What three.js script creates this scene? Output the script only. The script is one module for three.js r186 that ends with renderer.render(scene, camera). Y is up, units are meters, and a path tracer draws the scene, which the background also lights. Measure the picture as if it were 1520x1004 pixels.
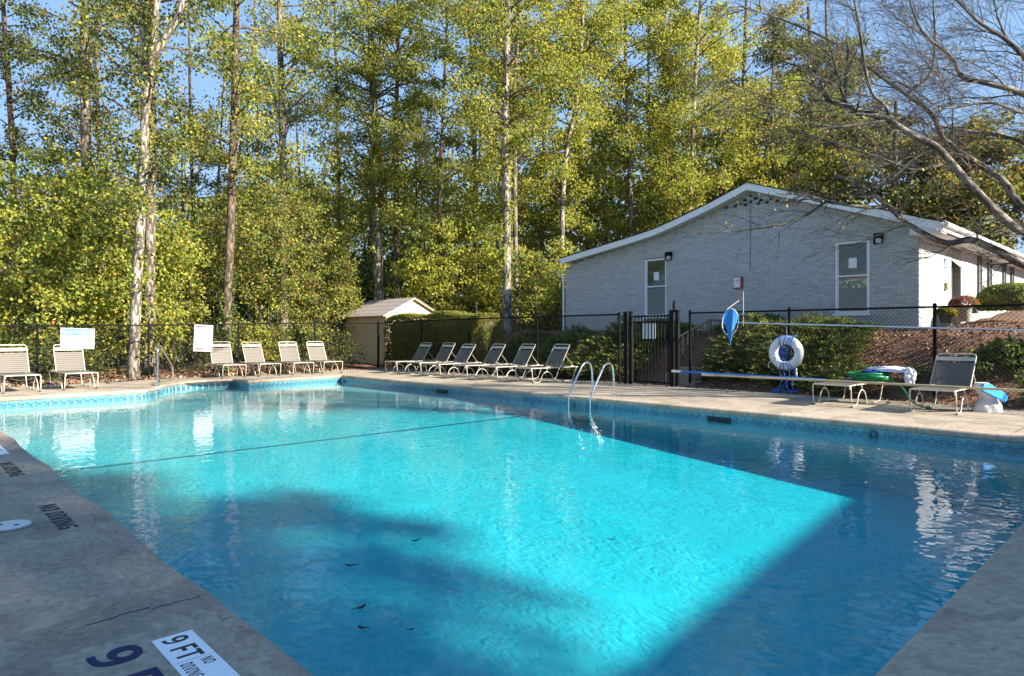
import * as THREE from 'three';
import { mergeGeometries } from 'three/addons/utils/BufferGeometryUtils.js';
import { RoundedBoxGeometry } from 'three/addons/geometries/RoundedBoxGeometry.js';

// ------------------------------------------------------------------ camera, sky, sun, exposure
const scene = new THREE.Scene();
const F = 987, EYE = 1.4, HOR = 495;
const camera = new THREE.PerspectiveCamera(2 * Math.atan(502 / F) * 180 / Math.PI, 1520 / 1004, 0.05, 1500);
camera.position.set(0, EYE, 0);
camera.lookAt(0, EYE, -10);
camera.setViewOffset(1520, 1004, 0, 7, 1520, 1004);

const renderer = new THREE.WebGLRenderer({ antialias: true });
renderer.toneMapping = THREE.LinearToneMapping;
renderer.toneMappingExposure = 3.35;
renderer.shadowMap.enabled = true;

const V3 = THREE.Vector3, { clamp, lerp, smoothstep } = THREE.MathUtils;
const SUN_EL = 27 * Math.PI / 180, SUN_AZ = 23 * Math.PI / 180;      // from the right, a little behind the camera
const sunDir = new V3(Math.cos(SUN_EL) * Math.cos(SUN_AZ), Math.sin(SUN_EL), Math.cos(SUN_EL) * Math.sin(SUN_AZ));
const sun = new THREE.DirectionalLight(new THREE.Color().setRGB(1, 0.92, 0.78), 4.9);
sun.name = 'sun';
sun.position.copy(sunDir).multiplyScalar(80);
sun.castShadow = true;
sun.shadow.radius = 2.4;
Object.assign(sun.shadow.camera, { left: -60, right: 60, top: 60, bottom: -60, near: 1, far: 220 });
sun.shadow.mapSize.set(4096, 4096);
scene.add(sun, sun.target);
{ // clear sky: pale towards the horizon, deeper blue overhead, the same all round
  const W = 64, H = 64, d = new Float32Array(W * H * 4);
  for (let r = 0; r < H; r++) {
    const e = Math.max(0, Math.sin(((r + 0.5) / H - 0.5) * Math.PI)), t = Math.pow(e, 0.55);
    const c = [lerp(0.185, 0.050, t), lerp(0.275, 0.117, t), lerp(0.385, 0.25, t)];
    for (let x = 0; x < W; x++) d.set([...c, 1], (r * W + x) * 4);
  }
  const sky = new THREE.DataTexture(d, W, H, THREE.RGBAFormat, THREE.FloatType);
  sky.mapping = THREE.EquirectangularReflectionMapping;
  sky.magFilter = THREE.LinearFilter;
  sky.needsUpdate = true;
  scene.background = sky;
  scene.environment = sky;
}

// ------------------------------------------------------------------ helpers
let seed = 20240611;
const rnd = () => { seed = (seed + 0x6d2b79f5) | 0; let t = Math.imul(seed ^ (seed >>> 15), 1 | seed); t = (t + Math.imul(t ^ (t >>> 7), 61 | t)) ^ t; return ((t ^ (t >>> 14)) >>> 0) / 4294967296; };
const rr = (a, b) => a + (b - a) * rnd();
const gauss = () => (rnd() + rnd() + rnd() + rnd() - 2) * 1.0;
const pick = (a) => a[Math.floor(rnd() * a.length)];
// pool frame: a runs along the long side away from the camera, b across the pool
const TH = 2.332, CT = Math.cos(TH), ST = Math.sin(TH);
const P = (a, b, y = 0) => new V3(a * CT + b * ST, y, -a * ST + b * CT);
const toAB = (x, z) => [x * CT - z * ST, x * ST + z * CT];
const at = (u, v, zf) => new V3((u - 760) / F * zf, EYE + (HOR - v) / F * zf, -zf);
const onGround = (u, v, y = 0) => { const zf = (EYE - y) * F / (v - HOR); return new V3((u - 760) / F * zf, y, -zf); };

const counts = {};
function numbered(n) { const k = counts[n] = (counts[n] || 0) + 1; return k === 1 ? n : n + '_' + String(k - 1).padStart(3, '0'); }
function setup(m) { m.castShadow = true; m.receiveShadow = true; return m; }
function mesh(name, geo, mat, parent) { const m = setup(new THREE.Mesh(geo, mat)); m.name = name; if (parent) parent.add(m); return m; }
function tag(o, label, category, group) { o.userData = { label, category }; if (group) o.userData.group = group; return o; }
function thing(name, label, category, pos = new V3(), turn = 0, group) {
  const g = new THREE.Group(); g.name = numbered(name); g.position.copy(pos); g.rotation.y = turn; scene.add(g);
  return tag(g, label, category, group);
}
function struct(name, geo, mat, parent) { const m = mesh(parent ? name : numbered(name), geo, mat, parent || scene); m.userData.kind = 'structure'; return m; }
function stuff(o) { o.userData.kind = 'stuff'; return o; }
function norm(g) { // same attributes and an index, so that pieces merge
  for (const k of Object.keys(g.attributes)) if (!['position', 'normal', 'uv'].includes(k)) g.deleteAttribute(k);
  if (!g.index) g.setIndex([...Array(g.attributes.position.count).keys()]);
  if (!g.attributes.normal) g.computeVertexNormals();
  if (!g.attributes.uv) g.setAttribute('uv', new THREE.BufferAttribute(new Float32Array(g.attributes.position.count * 2), 2));
  return g;
}
const merge = (list) => mergeGeometries(list.map(norm));
function box(w, h, d, x = 0, y = 0, z = 0) { return new THREE.BoxGeometry(w, h, d).translate(x, y, z); }
function rbox(w, h, d, x, y, z, r = 0.01) { return new RoundedBoxGeometry(w, h, d, 2, r).translate(x, y, z); }
function fillet(pts, r, n = 5) {
  const out = [pts[0].clone()];
  for (let i = 1; i < pts.length - 1; i++) {
    const p = pts[i], a = pts[i - 1].clone().sub(p), b = pts[i + 1].clone().sub(p), k = Math.min(r, a.length() * 0.48, b.length() * 0.48);
    a.setLength(k).add(p); b.setLength(k).add(p);
    for (let j = 0; j <= n; j++) { const t = j / n; out.push(a.clone().multiplyScalar((1 - t) ** 2).addScaledVector(p, 2 * t * (1 - t)).addScaledVector(b, t * t)); }
  }
  out.push(pts[pts.length - 1].clone());
  return out;
}
const smoothPath = (pts, n) => new THREE.CatmullRomCurve3(pts, false, 'centripetal').getPoints(n);
function sweep(pts, rad, sides = 6, wob = 0) { // tube along points, rad a number or one per point; uv in metres
  const n = pts.length, pos = [], nor = [], uv = [], idx = [], R = (i) => (typeof rad === 'number' ? rad : rad[i]);
  const t = new V3(), u = new V3(), w = new V3(); let dist = 0;
  for (let i = 0; i < n; i++) {
    t.subVectors(pts[Math.min(i + 1, n - 1)], pts[Math.max(i - 1, 0)]).normalize();
    if (i === 0) { u.set(Math.abs(t.y) > 0.9 ? 1 : 0, Math.abs(t.y) > 0.9 ? 0 : 1, 0); }
    u.addScaledVector(t, -u.dot(t)).normalize(); w.crossVectors(t, u);
    if (i) dist += pts[i].distanceTo(pts[i - 1]);
    for (let j = 0; j <= sides; j++) {
      const q = j / sides * Math.PI * 2, c = Math.cos(q), s = Math.sin(q), k = R(i) * (1 + (wob ? wob * Math.sin(3 * q + i * 1.7) * Math.sin(i * 2.3 + q) : 0));
      const nx = u.x * c + w.x * s, ny = u.y * c + w.y * s, nz = u.z * c + w.z * s;
      pos.push(pts[i].x + nx * k, pts[i].y + ny * k, pts[i].z + nz * k); nor.push(nx, ny, nz); uv.push(j / sides * Math.max(1, Math.round(R(0) * 6.28 / 0.5)) * 0.5, dist);
    }
  }
  for (let i = 0; i < n - 1; i++) for (let j = 0; j < sides; j++) { const a = i * (sides + 1) + j, b = a + sides + 1; idx.push(a, a + 1, b, b, a + 1, b + 1); }
  for (const [i, flip] of [[0, 1], [n - 1, 0]]) { // end caps
    const c = pos.length / 3; pos.push(pts[i].x, pts[i].y, pts[i].z); const d = new V3().subVectors(pts[i], pts[i ? i - 1 : 1]).normalize(); nor.push(d.x, d.y, d.z); uv.push(0, 0);
    for (let j = 0; j < sides; j++) { const a = i * (sides + 1) + j; flip ? idx.push(c, a + 1, a) : idx.push(c, a, a + 1); }
  }
  const g = new THREE.BufferGeometry();
  g.setAttribute('position', new THREE.Float32BufferAttribute(pos, 3)); g.setAttribute('normal', new THREE.Float32BufferAttribute(nor, 3)); g.setAttribute('uv', new THREE.Float32BufferAttribute(uv, 2));
  g.setIndex(idx);
  return g;
}
const tube = (pts, r, sides = 8) => sweep(pts.map((p) => (p.isVector3 ? p : new V3(...p))), r, sides);
const bent = (pts, fr, r, sides = 8) => sweep(fillet(pts.map((p) => (p.isVector3 ? p : new V3(...p))), fr), r, sides);

// ------------------------------------------------------------------ textures
function lattice(n) { const a = new Float32Array(n * n); for (let i = 0; i < a.length; i++) a[i] = rnd(); return a; }
const LAT = lattice(256);
function vnoise(x, y, per) { // value noise that repeats every per cells
  const xi = Math.floor(x), yi = Math.floor(y), fx = x - xi, fy = y - yi, sx = fx * fx * (3 - 2 * fx), sy = fy * fy * (3 - 2 * fy);
  const m = (k) => ((k % per) + per) % per, g = (i, j) => LAT[(m(i) + per * 7) % 256 + ((m(j) + per * 3) % 256) * 256];
  return lerp(lerp(g(xi, yi), g(xi + 1, yi), sx), lerp(g(xi, yi + 1), g(xi + 1, yi + 1), sx), sy);
}
function fbm(u, v, cells, oct) { let s = 0, a = 0.5, t = 0; for (let i = 0; i < oct; i++) { s += a * vnoise(u * cells, v * cells, cells); t += a; a *= 0.55; cells *= 2; if (cells > 256) break; } return s / t; }
const toS = (c) => { c = clamp(c, 0, 1); return Math.round(255 * (c <= 0.0031308 ? 12.92 * c : 1.055 * Math.pow(c, 1 / 2.4) - 0.055)); };
function tex(n, fn, rep, color = true, nh = n) {
  const d = new Uint8Array(n * nh * 4);
  for (let y = 0; y < nh; y++) for (let x = 0; x < n; x++) {
    const c = fn(x / n, y / nh), o = (y * n + x) * 4;
    if (color) { d[o] = toS(c[0]); d[o + 1] = toS(c[1]); d[o + 2] = toS(c[2]); } else d[o] = d[o + 1] = d[o + 2] = clamp(c * 255, 0, 255);
    d[o + 3] = 255;
  }
  const t = new THREE.DataTexture(d, n, nh); t.wrapS = t.wrapT = THREE.RepeatWrapping; t.magFilter = THREE.LinearFilter;
  if (color) t.colorSpace = THREE.SRGBColorSpace;
  t.repeat.set(1 / (Array.isArray(rep) ? rep[0] : rep), 1 / (Array.isArray(rep) ? rep[1] : rep)); t.needsUpdate = true;
  return t;
}
function canvasTex(w, h, draw) {
  const c = document.createElement('canvas'); c.width = w; c.height = h; draw(c.getContext('2d'), w, h);
  const t = new THREE.CanvasTexture(c); t.colorSpace = THREE.SRGBColorSpace; t.magFilter = THREE.LinearFilter; return t;
}
const lin = (r, g, b) => new THREE.Color().setRGB(r, g, b);
const std = (c, rough = 0.8, more = {}) => new THREE.MeshStandardMaterial({ color: Array.isArray(c) ? lin(...c) : c, roughness: rough, ...more });

const concreteMap = tex(2048, (u, v) => {
  const big = fbm(u, v, 5, 4), mid = fbm(u + 0.3, v, 40, 3), fine = vnoise(u * 256, v * 256, 256), spot = vnoise(u * 128 + 9, v * 128, 128);
  let k = 0.80 + 0.42 * (big - 0.5) + 0.30 * (mid - 0.5) + 0.34 * (fine - 0.5);
  if (spot > 0.93) k *= 0.7; if (spot < 0.05) k *= 1.2;
  const blot = fbm(u + 0.21, v + 0.63, 11, 4); k *= 1 - 0.22 * smoothstep(blot, 0.60, 0.635);
  const warm = 0.05 * (fbm(u, v + 0.5, 9, 3) - 0.5);
  return [k * (1 + warm), k * (0.985), k * (0.965 - warm)];
}, 6);
const concreteBump = tex(1024, (u, v) => 0.4 * fbm(u, v, 64, 2) + 0.6 * vnoise(u * 256, v * 256, 256), 1.5, false);
const deckMat = std([0.405, 0.342, 0.262], 0.88, { map: concreteMap, bumpMap: concreteBump, bumpScale: 0.004 });
const copingMat = std([0.44, 0.355, 0.272], 0.8, { map: concreteMap, bumpMap: concreteBump, bumpScale: 0.002 });
const jointMat = std([0.05, 0.045, 0.04], 0.95);
const barkTex = (base, dark, patch) => tex(256, (u, v) => {
  const f = fbm(u, v * 0.5, 16, 4), p = fbm(u + 0.37, v + 0.2, 8, 4), q = smoothstep(p, patch - 0.06, patch + 0.06), k = 0.65 + 0.7 * f;
  return [0, 1, 2].map((i) => lerp(base[i], dark[i], q) * k);
}, [0.9, 1.4]);
const barkBump = tex(256, (u, v) => fbm(u, v * 0.4, 32, 3), [0.7, 1.1], false);
const barkWhite = std([1, 1, 1], 0.9, { map: barkTex([0.36, 0.32, 0.265], [0.10, 0.08, 0.06], 0.50), bumpMap: barkBump, bumpScale: 0.02 });
const barkFlaky = std([1, 1, 1], 0.9, { map: barkTex([0.56, 0.50, 0.42], [0.14, 0.11, 0.08], 0.47), bumpMap: barkBump, bumpScale: 0.02 });
const barkGrey = std([1, 1, 1], 0.9, { map: barkTex([0.27, 0.23, 0.18], [0.08, 0.06, 0.045], 0.5), bumpMap: barkBump, bumpScale: 0.03 });
const barkBrown = std([1, 1, 1], 0.9, { map: barkTex([0.19, 0.135, 0.09], [0.06, 0.045, 0.03], 0.5), bumpMap: barkBump, bumpScale: 0.03 });
const barkTwig = std([1, 1, 1], 0.9, { map: barkTex([0.19, 0.165, 0.135], [0.06, 0.05, 0.042], 0.5), bumpMap: barkBump, bumpScale: 0.01 });
const leafMat = new THREE.MeshPhysicalMaterial({ vertexColors: true, roughness: 1, transmission: 0.54, thickness: 0, side: THREE.DoubleSide, specularIntensity: 0.3 });
const needleMat = new THREE.MeshPhysicalMaterial({ vertexColors: true, roughness: 0.9, transmission: 0.15, thickness: 0, side: THREE.DoubleSide, specularIntensity: 0.4 });
const litterMat = std([1, 1, 1], 0.95, { vertexColors: true, side: THREE.DoubleSide });
const blackMetal = new THREE.MeshPhysicalMaterial({ color: lin(0.005, 0.005, 0.0055), roughness: 0.6, specularIntensity: 0.35 });
const blackVinyl = new THREE.MeshPhysicalMaterial({ color: lin(0.005, 0.0055, 0.006), roughness: 0.7, specularIntensity: 0.3 });
const steel = std([0.72, 0.72, 0.72], 0.16, { metalness: 1 });
const aluminium = std([0.62, 0.63, 0.65], 0.35, { metalness: 0.85 });

// ------------------------------------------------------------------ the pool
const WATER = -0.22;
const depthAt = (a) => clamp(1.08 - 0.07 * a, 0.11, 1.02);
const ring = [[0.93, 1.27]];                                              // pool outline (a, b)
for (let a = 1.4; a < 18; a += 0.4) ring.push([a, 1.27 + 0.014 * Math.sin(a * 2.4) + 0.008 * Math.sin(a * 5.3)]);
ring.push([18.25, 1.27], [18.25, 4.4], [18.35, 4.75], [18.75, 5.1], [19.35, 5.4], [19.95, 5.75], [20.4, 6.15], [20.7, 6.65], [20.8, 7.2], [20.8, 7.92], [19.78, 8.0], [20.1, 11.25], [0.93, 11.25]);
function offsetRing(o) { // outward by o metres
  const n = ring.length;
  return ring.map((p, i) => {
    const q = ring[(i + n - 1) % n], s = ring[(i + 1) % n], n1 = [-(p[1] - q[1]), p[0] - q[0]], n2 = [-(s[1] - p[1]), s[0] - p[0]];
    const l1 = Math.hypot(...n1), l2 = Math.hypot(...n2), m = [n1[0] / l1 + n2[0] / l2, n1[1] / l1 + n2[1] / l2], ml = Math.hypot(...m), k = o * Math.min(2 / ml, 1.6) / ml * (-1);
    return [p[0] + m[0] * k, p[1] + m[1] * k];
  });
}
function band(profile, flat = false) { // profile: [offset, y]...; swept round the pool outline, in world coordinates
  const rows = profile.map(([o, y]) => offsetRing(o).map(([a, b]) => P(a, b, y))), n = ring.length, pos = [], uv = [], idx = [];
  let v = 0;
  rows.forEach((row, k) => {
    if (k) v += Math.hypot(profile[k][0] - profile[k - 1][0], profile[k][1] - profile[k - 1][1]);
    let d = 0;
    for (let i = 0; i <= n; i++) { const p = row[i % n]; if (i) d += p.distanceTo(row[(i - 1) % n]); pos.push(p.x, p.y, p.z); const q = offsetRing(profile[k][0])[i % n]; flat ? uv.push(q[0], q[1] + v * 0.5) : uv.push(d, v); }
  });
  for (let k = 0; k < rows.length - 1; k++) for (let i = 0; i < n; i++) { const a = k * (n + 1) + i, b = a + n + 1; idx.push(a, b, a + 1, a + 1, b, b + 1); }
  const g = new THREE.BufferGeometry();
  g.setAttribute('position', new THREE.Float32BufferAttribute(pos, 3)); g.setAttribute('uv', new THREE.Float32BufferAttribute(uv, 2)); g.setIndex(idx);
  return g.toNonIndexed();
}
function sheet(outer, holes, y, inv = 1) { // flat polygon in (a, b) at height y, uv in metres
  const sh = new THREE.Shape(outer.map((p) => new THREE.Vector2(...p)));
  for (const h of holes) sh.holes.push(new THREE.Path(h.map((p) => new THREE.Vector2(...p))));
  const g = new THREE.ShapeGeometry(sh), p = g.attributes.position, nrm = g.attributes.normal;
  for (let i = 0; i < p.count; i++) { const q = P(p.getX(i), p.getY(i), y); g.attributes.uv.setXY(i, p.getX(i), p.getY(i)); p.setXYZ(i, q.x, q.y, q.z); nrm.setXYZ(i, 0, 1, 0); }
  const ix = g.index.array; for (let i = 0; i < ix.length; i += 3) { const t = ix[i + 1]; ix[i + 1] = ix[i + 2]; ix[i + 2] = t; }
  return g;
}
const CW = 0.34;
const deckOuter = [[-30, -30], [20.6, -30], [21.6, 1], [22.3, 7], [23.3, 15.2], [-30, 15.2]];
const deck = struct('deck', sheet(deckOuter, [offsetRing(CW)], 0), deckMat);
{
  const side = [];
  for (let i = 2; i < deckOuter.length - 1; i++) { const p = P(...deckOuter[i]), q = P(...deckOuter[i + 1]); const g = box(p.distanceTo(q), 0.12, 0.1, 0, -0.062, 0); g.rotateY(Math.atan2(-(q.z - p.z), q.x - p.x)); g.translate((p.x + q.x) / 2, 0, (p.z + q.z) / 2); side.push(g); }
  mesh('deck_edge', merge(side), deckMat, deck);
  // saw-cut joints and cracks in the slab
  const joint = (pts, w) => { const g = []; for (let i = 0; i < pts.length - 1; i++) { const p = P(...pts[i]), q = P(...pts[i + 1]), l = p.distanceTo(q); const b = box(l + w * 0.6, 0.004, w, 0, 0.0005, 0); b.rotateY(Math.atan2(-(q.z - p.z), q.x - p.x)); b.translate((p.x + q.x) / 2, 0, (p.z + q.z) / 2); g.push(b); } mesh('expansion_joint', merge(g), jointMat, deck); };
  const crack = (a, b0, b1, w = 0.006) => { const pts = []; for (let k = 0; k <= 8; k++) pts.push([a + rr(-0.018, 0.018), lerp(b0, b1, k / 8)]); joint(pts, w); };
  crack(3.72, 0.72, 1.0); crack(3.70, 1.0, 1.24, 0.005); crack(8.3, 0.85, 1.2); crack(12.6, 0.4, 0.9); crack(2.55, 0.2, 0.5, 0.004);
  for (const a of [1.9, 4.9, 7.9, 10.9, 13.9, 16.9]) joint([[a, 11.6], [a, 15.15]], 0.012);
  for (const b of [13.4]) joint([[-6, b], [22.5, b]], 0.01);
  for (const b of [-2.2]) joint([[-3, b], [20, b]], 0.01);
  joint([[-6, 11.6], [-6, 15]], 0.01);
}
const coping = struct('coping', band([[CW, 0], [0.02, 0.001], [-0.008, -0.004], [-0.028, -0.02], [-0.036, -0.045], [-0.03, -0.075], [-0.012, -0.095], [0.012, -0.1]], true), copingMat);
{ const j = []; for (const a of [1.3, 4.3, 7.3, 10.3, 13.3, 16.3, 19.0]) { const g = box(0.008, 0.004, 0.36, 0, 0.0025, 0); g.rotateY(TH); const p = P(a, 11.43); g.translate(p.x, 0, p.z); j.push(g); } mesh('coping_joint', merge(j), jointMat, coping); }

const plasterMap = tex(1024, (u, v) => { const k = 0.86 + 0.2 * (fbm(u, v, 6, 4) - 0.5) + 0.12 * (fbm(u, v, 48, 2) - 0.5); return [k * 0.97, k, k]; }, 5);
const plasterBump = tex(1024, (u, v) => { // hand trowelled plaster: short soft ridges
  const w = 0.05 * fbm(u, v, 6, 2), a = 1 - Math.abs(2 * fbm(u + w, v * 1.0, 28, 2) - 1), b = 1 - Math.abs(2 * fbm(u - w, v + w + 0.4, 52, 2) - 1);
  return clamp((0.65 * a + 0.35 * b) * (0.25 + 1.5 * Math.pow(fbm(u + 0.7, v + 0.1, 5, 3), 1.6)), 0, 1);
}, [3.4, 2.3], false);
const plasterMat = std([0.42, 0.46, 0.51], 0.9, { map: plasterMap, bumpMap: plasterBump, bumpScale: 0.021 });
const poolShell = struct('pool', band([[0.012, -0.09], [0.012, -1.45]]), plasterMat);
{
  const g = new THREE.PlaneGeometry(21, 11, 84, 22), p = g.attributes.position, uv = g.attributes.uv;
  for (let i = 0; i < p.count; i++) { const a = p.getX(i) + 11, b = p.getY(i) + 6.3, q = P(a, b, WATER - depthAt(a)); uv.setXY(i, a, b); p.setXYZ(i, q.x, q.y, q.z); }
  g.computeVertexNormals(); mesh('pool_floor', g, plasterMat, poolShell);
  // dark tile line across the floor at the slope break, turning up the wall
  const line = [[11.0, 1.4], [11.0, 10.6]].map(([a, b]) => P(a, b, WATER - depthAt(a) + 0.006)), tail = [P(11.0, 11.0, WATER - 0.27), P(11.05, 11.2, WATER - 0.16), P(11.1, 11.23, WATER - 0.02)];
  mesh('tile_line', merge([sweep([...line, ...tail], 0.013, 6)]), std([0.012, 0.03, 0.08], 0.5), poolShell);
  // skimmer mouths and a round fitting in the far wall
  for (const a of [4.95 + 1.3, 14.6]) { const o = new THREE.Group(); o.name = 'skimmer'; o.position.copy(P(a, 11.235, -0.2)); o.rotation.y = TH; poolShell.add(o); mesh('skimmer_mouth', box(0.46, 0.1, 0.02, 0, 0, 0), std([0.008, 0.012, 0.015], 0.7), o); mesh('skimmer_flap', box(0.2, 0.055, 0.012, 0.1, -0.02, -0.014), std([0.01, 0.01, 0.012], 0.5), o); }
  const c = P(3.62, 11.228, -0.178); mesh('wall_fitting', new THREE.TorusGeometry(0.05, 0.017, 8, 20).rotateY(TH).translate(c.x, c.y, c.z), std([0.02, 0.09, 0.13], 0.3), poolShell);
}
// waterline tiles: glazed, with a dark wave across each
const tileTex = (v) => canvasTex(128, 128, (x) => {
  x.fillStyle = ['#4f8794', '#487f8d', '#59919c'][v]; x.fillRect(0, 0, 128, 128);
  x.strokeStyle = '#0b1f4a'; x.lineCap = 'round';
  for (const [y, w, h] of [[58, 14, 16], [88, 9, 12], [30, 6, 8]]) { x.lineWidth = w; x.beginPath(); x.moveTo(-8, y); x.bezierCurveTo(34, y - h * 2, 60, y + h * 1.6, 92, y + h); x.bezierCurveTo(108, y + h * 0.4, 120, y - h * 0.2, 140, y - h); x.stroke(); }
  x.fillStyle = 'rgba(18,40,90,.5)'; x.beginPath(); x.ellipse(64 + v * 8, 74, 26, 9, 0.2, 0, 7); x.fill();
});
const tileMats = [0, 1, 2].map((v) => new THREE.MeshPhysicalMaterial({ map: tileTex(v), roughness: 0.14, clearcoat: 0.5 }));
const tileBand = struct('tile_band', band([[0.006, -0.098], [0.006, -0.262]]), std([0.45, 0.56, 0.57], 0.8), undefined);
{
  const tg = new THREE.BoxGeometry(0.1455, 0.152, 0.012), T = 0.1524;
  const run = (p, q, one) => { // tiles along a straight stretch of wall
    const l = Math.hypot(q[0] - p[0], q[1] - p[1]), n = Math.floor(l / T), da = (q[0] - p[0]) / l, db = (q[1] - p[1]) / l, turn = TH + Math.atan2(-db, da), list = [];
    for (let i = 0; i < n; i++) {
      const s = (i + 0.5) * l / n, w = P(p[0] + da * s, p[1] + db * s, -0.179);
      if (one) { const m = mesh(i ? 'tile_' + String(i).padStart(3, '0') : 'tile', tg, tileMats[Math.floor(rnd() * 3)], tileBand); m.position.copy(w); m.rotation.y = turn + rr(-0.012, 0.012); }
      else list.push(tg.clone().rotateY(turn).translate(w.x, w.y, w.z));
    }
    return list;
  };
  run([20.0, 11.25], [1.0, 11.25], true);
  const far = []; for (let i = ring.length - 13; i < ring.length - 2; i++) far.push(...run(ring[i], ring[i + 1], false));
  stuff(mesh('far_tiles', merge(far), tileMats[2], tileBand));
}
// water: a rippled surface over a body that absorbs red
const rippleBump = tex(1024, (u, v) => { const w = 0.06 * fbm(u, v, 6, 2); return 0.55 * fbm(u + w, v * 1.0, 14, 3) + 0.45 * fbm(u - w, v + 0.3, 36, 2); }, [3.4, 3.4], false);
const waterMat = new THREE.MeshPhysicalMaterial({ color: lin(0.97, 1, 1), roughness: 0.015, transmission: 1, thickness: 0, ior: 1.33, bumpMap: rippleBump, bumpScale: 0.0055 });
const water = struct('water', sheet(offsetRing(0.004), [], WATER), waterMat);
const bodyMat = new THREE.MeshPhysicalMaterial({ transparent: true, opacity: 0, roughness: 0, transmission: 1, thickness: 1, ior: 1.0, attenuationColor: lin(0.40, 0.945, 0.97), attenuationDistance: 1.0 });
{ const g = box(21.0, 1.6, 11.2); g.rotateY(TH); const c = P(11.0, 6.3, WATER - 0.006 - 0.8); g.translate(c.x, c.y, c.z); const m = mesh('water_body', g, bodyMat, water); m.userData.kind = 'structure'; }

// ------------------------------------------------------------------ terrain
function groundY(a, b) {
  const H = 1.5 * (1 - smoothstep(a, 19.0, 22.6)), t = smoothstep(b, 15.25, 17.9);
  let y = -0.05 + H * t;
  if (a < 6 && b > 18.5) y += 0.085 * Math.min(b - 18.5, 9) * (1 - smoothstep(a, 4.4, 5.2));
  if (a > 22) y += 0.12 * Math.sin(a * 0.9 + b * 0.5) * smoothstep(a, 23.5, 26) - 0.4 * smoothstep(a, 25, 45) * (1 - smoothstep(b, 12, 22));
  y += (0.045 * Math.sin(a * 2.1 + b) * Math.sin(b * 2.7 - a * 0.6) + 0.03 * Math.sin(a * 4.3) * Math.sin(b * 5.1)) * smoothstep(b + Math.max(0, a - 22) * 9, 15.4, 16.2);
  if (a > 9.0 && a < 11.0 && b < 17) y = Math.min(y, lerp(-0.03, y, smoothstep(b, 15.9, 16.9)));   // landing behind the gate
  return y;
}
const litterMap = tex(1024, (u, v) => {
  const f = fbm(u, v, 12, 4), g = vnoise(u * 128, v * 128, 128), h = vnoise(u * 256 + 5, v * 256, 256), k = 0.5 + 0.7 * f + 0.6 * (g - 0.5) + 0.5 * (h - 0.5);
  const warm = fbm(u + 0.5, v, 7, 3);
  return [0.175 * k * (0.8 + 0.5 * warm), 0.09 * k, 0.05 * k];
}, 3);
const litterBump = tex(512, (u, v) => 0.5 * vnoise(u * 64, v * 64, 64) + 0.5 * vnoise(u * 128, v * 128, 128), 1.5, false);
const groundMat = std([1, 1, 1], 0.95, { map: litterMap, bumpMap: litterBump, bumpScale: 0.015 });
{
  const as = [-600, -300, -150, -80, -50], bs = [-600, -300, -150, -80, -50];
  for (let a = -30; a <= 60; a += a > -2 && a < 32 ? 0.5 : 2) as.push(a); as.push(80, 120, 200, 350, 600);
  for (let b = -30; b <= 60; b += b >= 14.5 && b < 22 ? 0.25 : b > -6 && b < 30 ? 0.75 : 2) bs.push(b); bs.push(80, 120, 200, 350, 600);
  const pos = [], uv = [], idx = [], nb = bs.length;
  for (const a of as) for (const b of bs) { const q = P(a, b, groundY(a, b)); pos.push(q.x, q.y, q.z); uv.push(a, b); }
  for (let i = 0; i < as.length - 1; i++) for (let j = 0; j < nb - 1; j++) {
    if (as[i] >= -29 && as[i + 1] <= 20.9 && bs[j] >= -29 && bs[j + 1] <= 15.0) continue;   // under the deck and the pool
    const k = i * nb + j; idx.push(k, k + 1, k + nb, k + 1, k + nb + 1, k + nb);
  }
  const g = new THREE.BufferGeometry(); g.setAttribute('position', new THREE.Float32BufferAttribute(pos, 3)); g.setAttribute('uv', new THREE.Float32BufferAttribute(uv, 2)); g.setIndex(idx); g.computeVertexNormals();
  struct('ground', g, groundMat);
}

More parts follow.
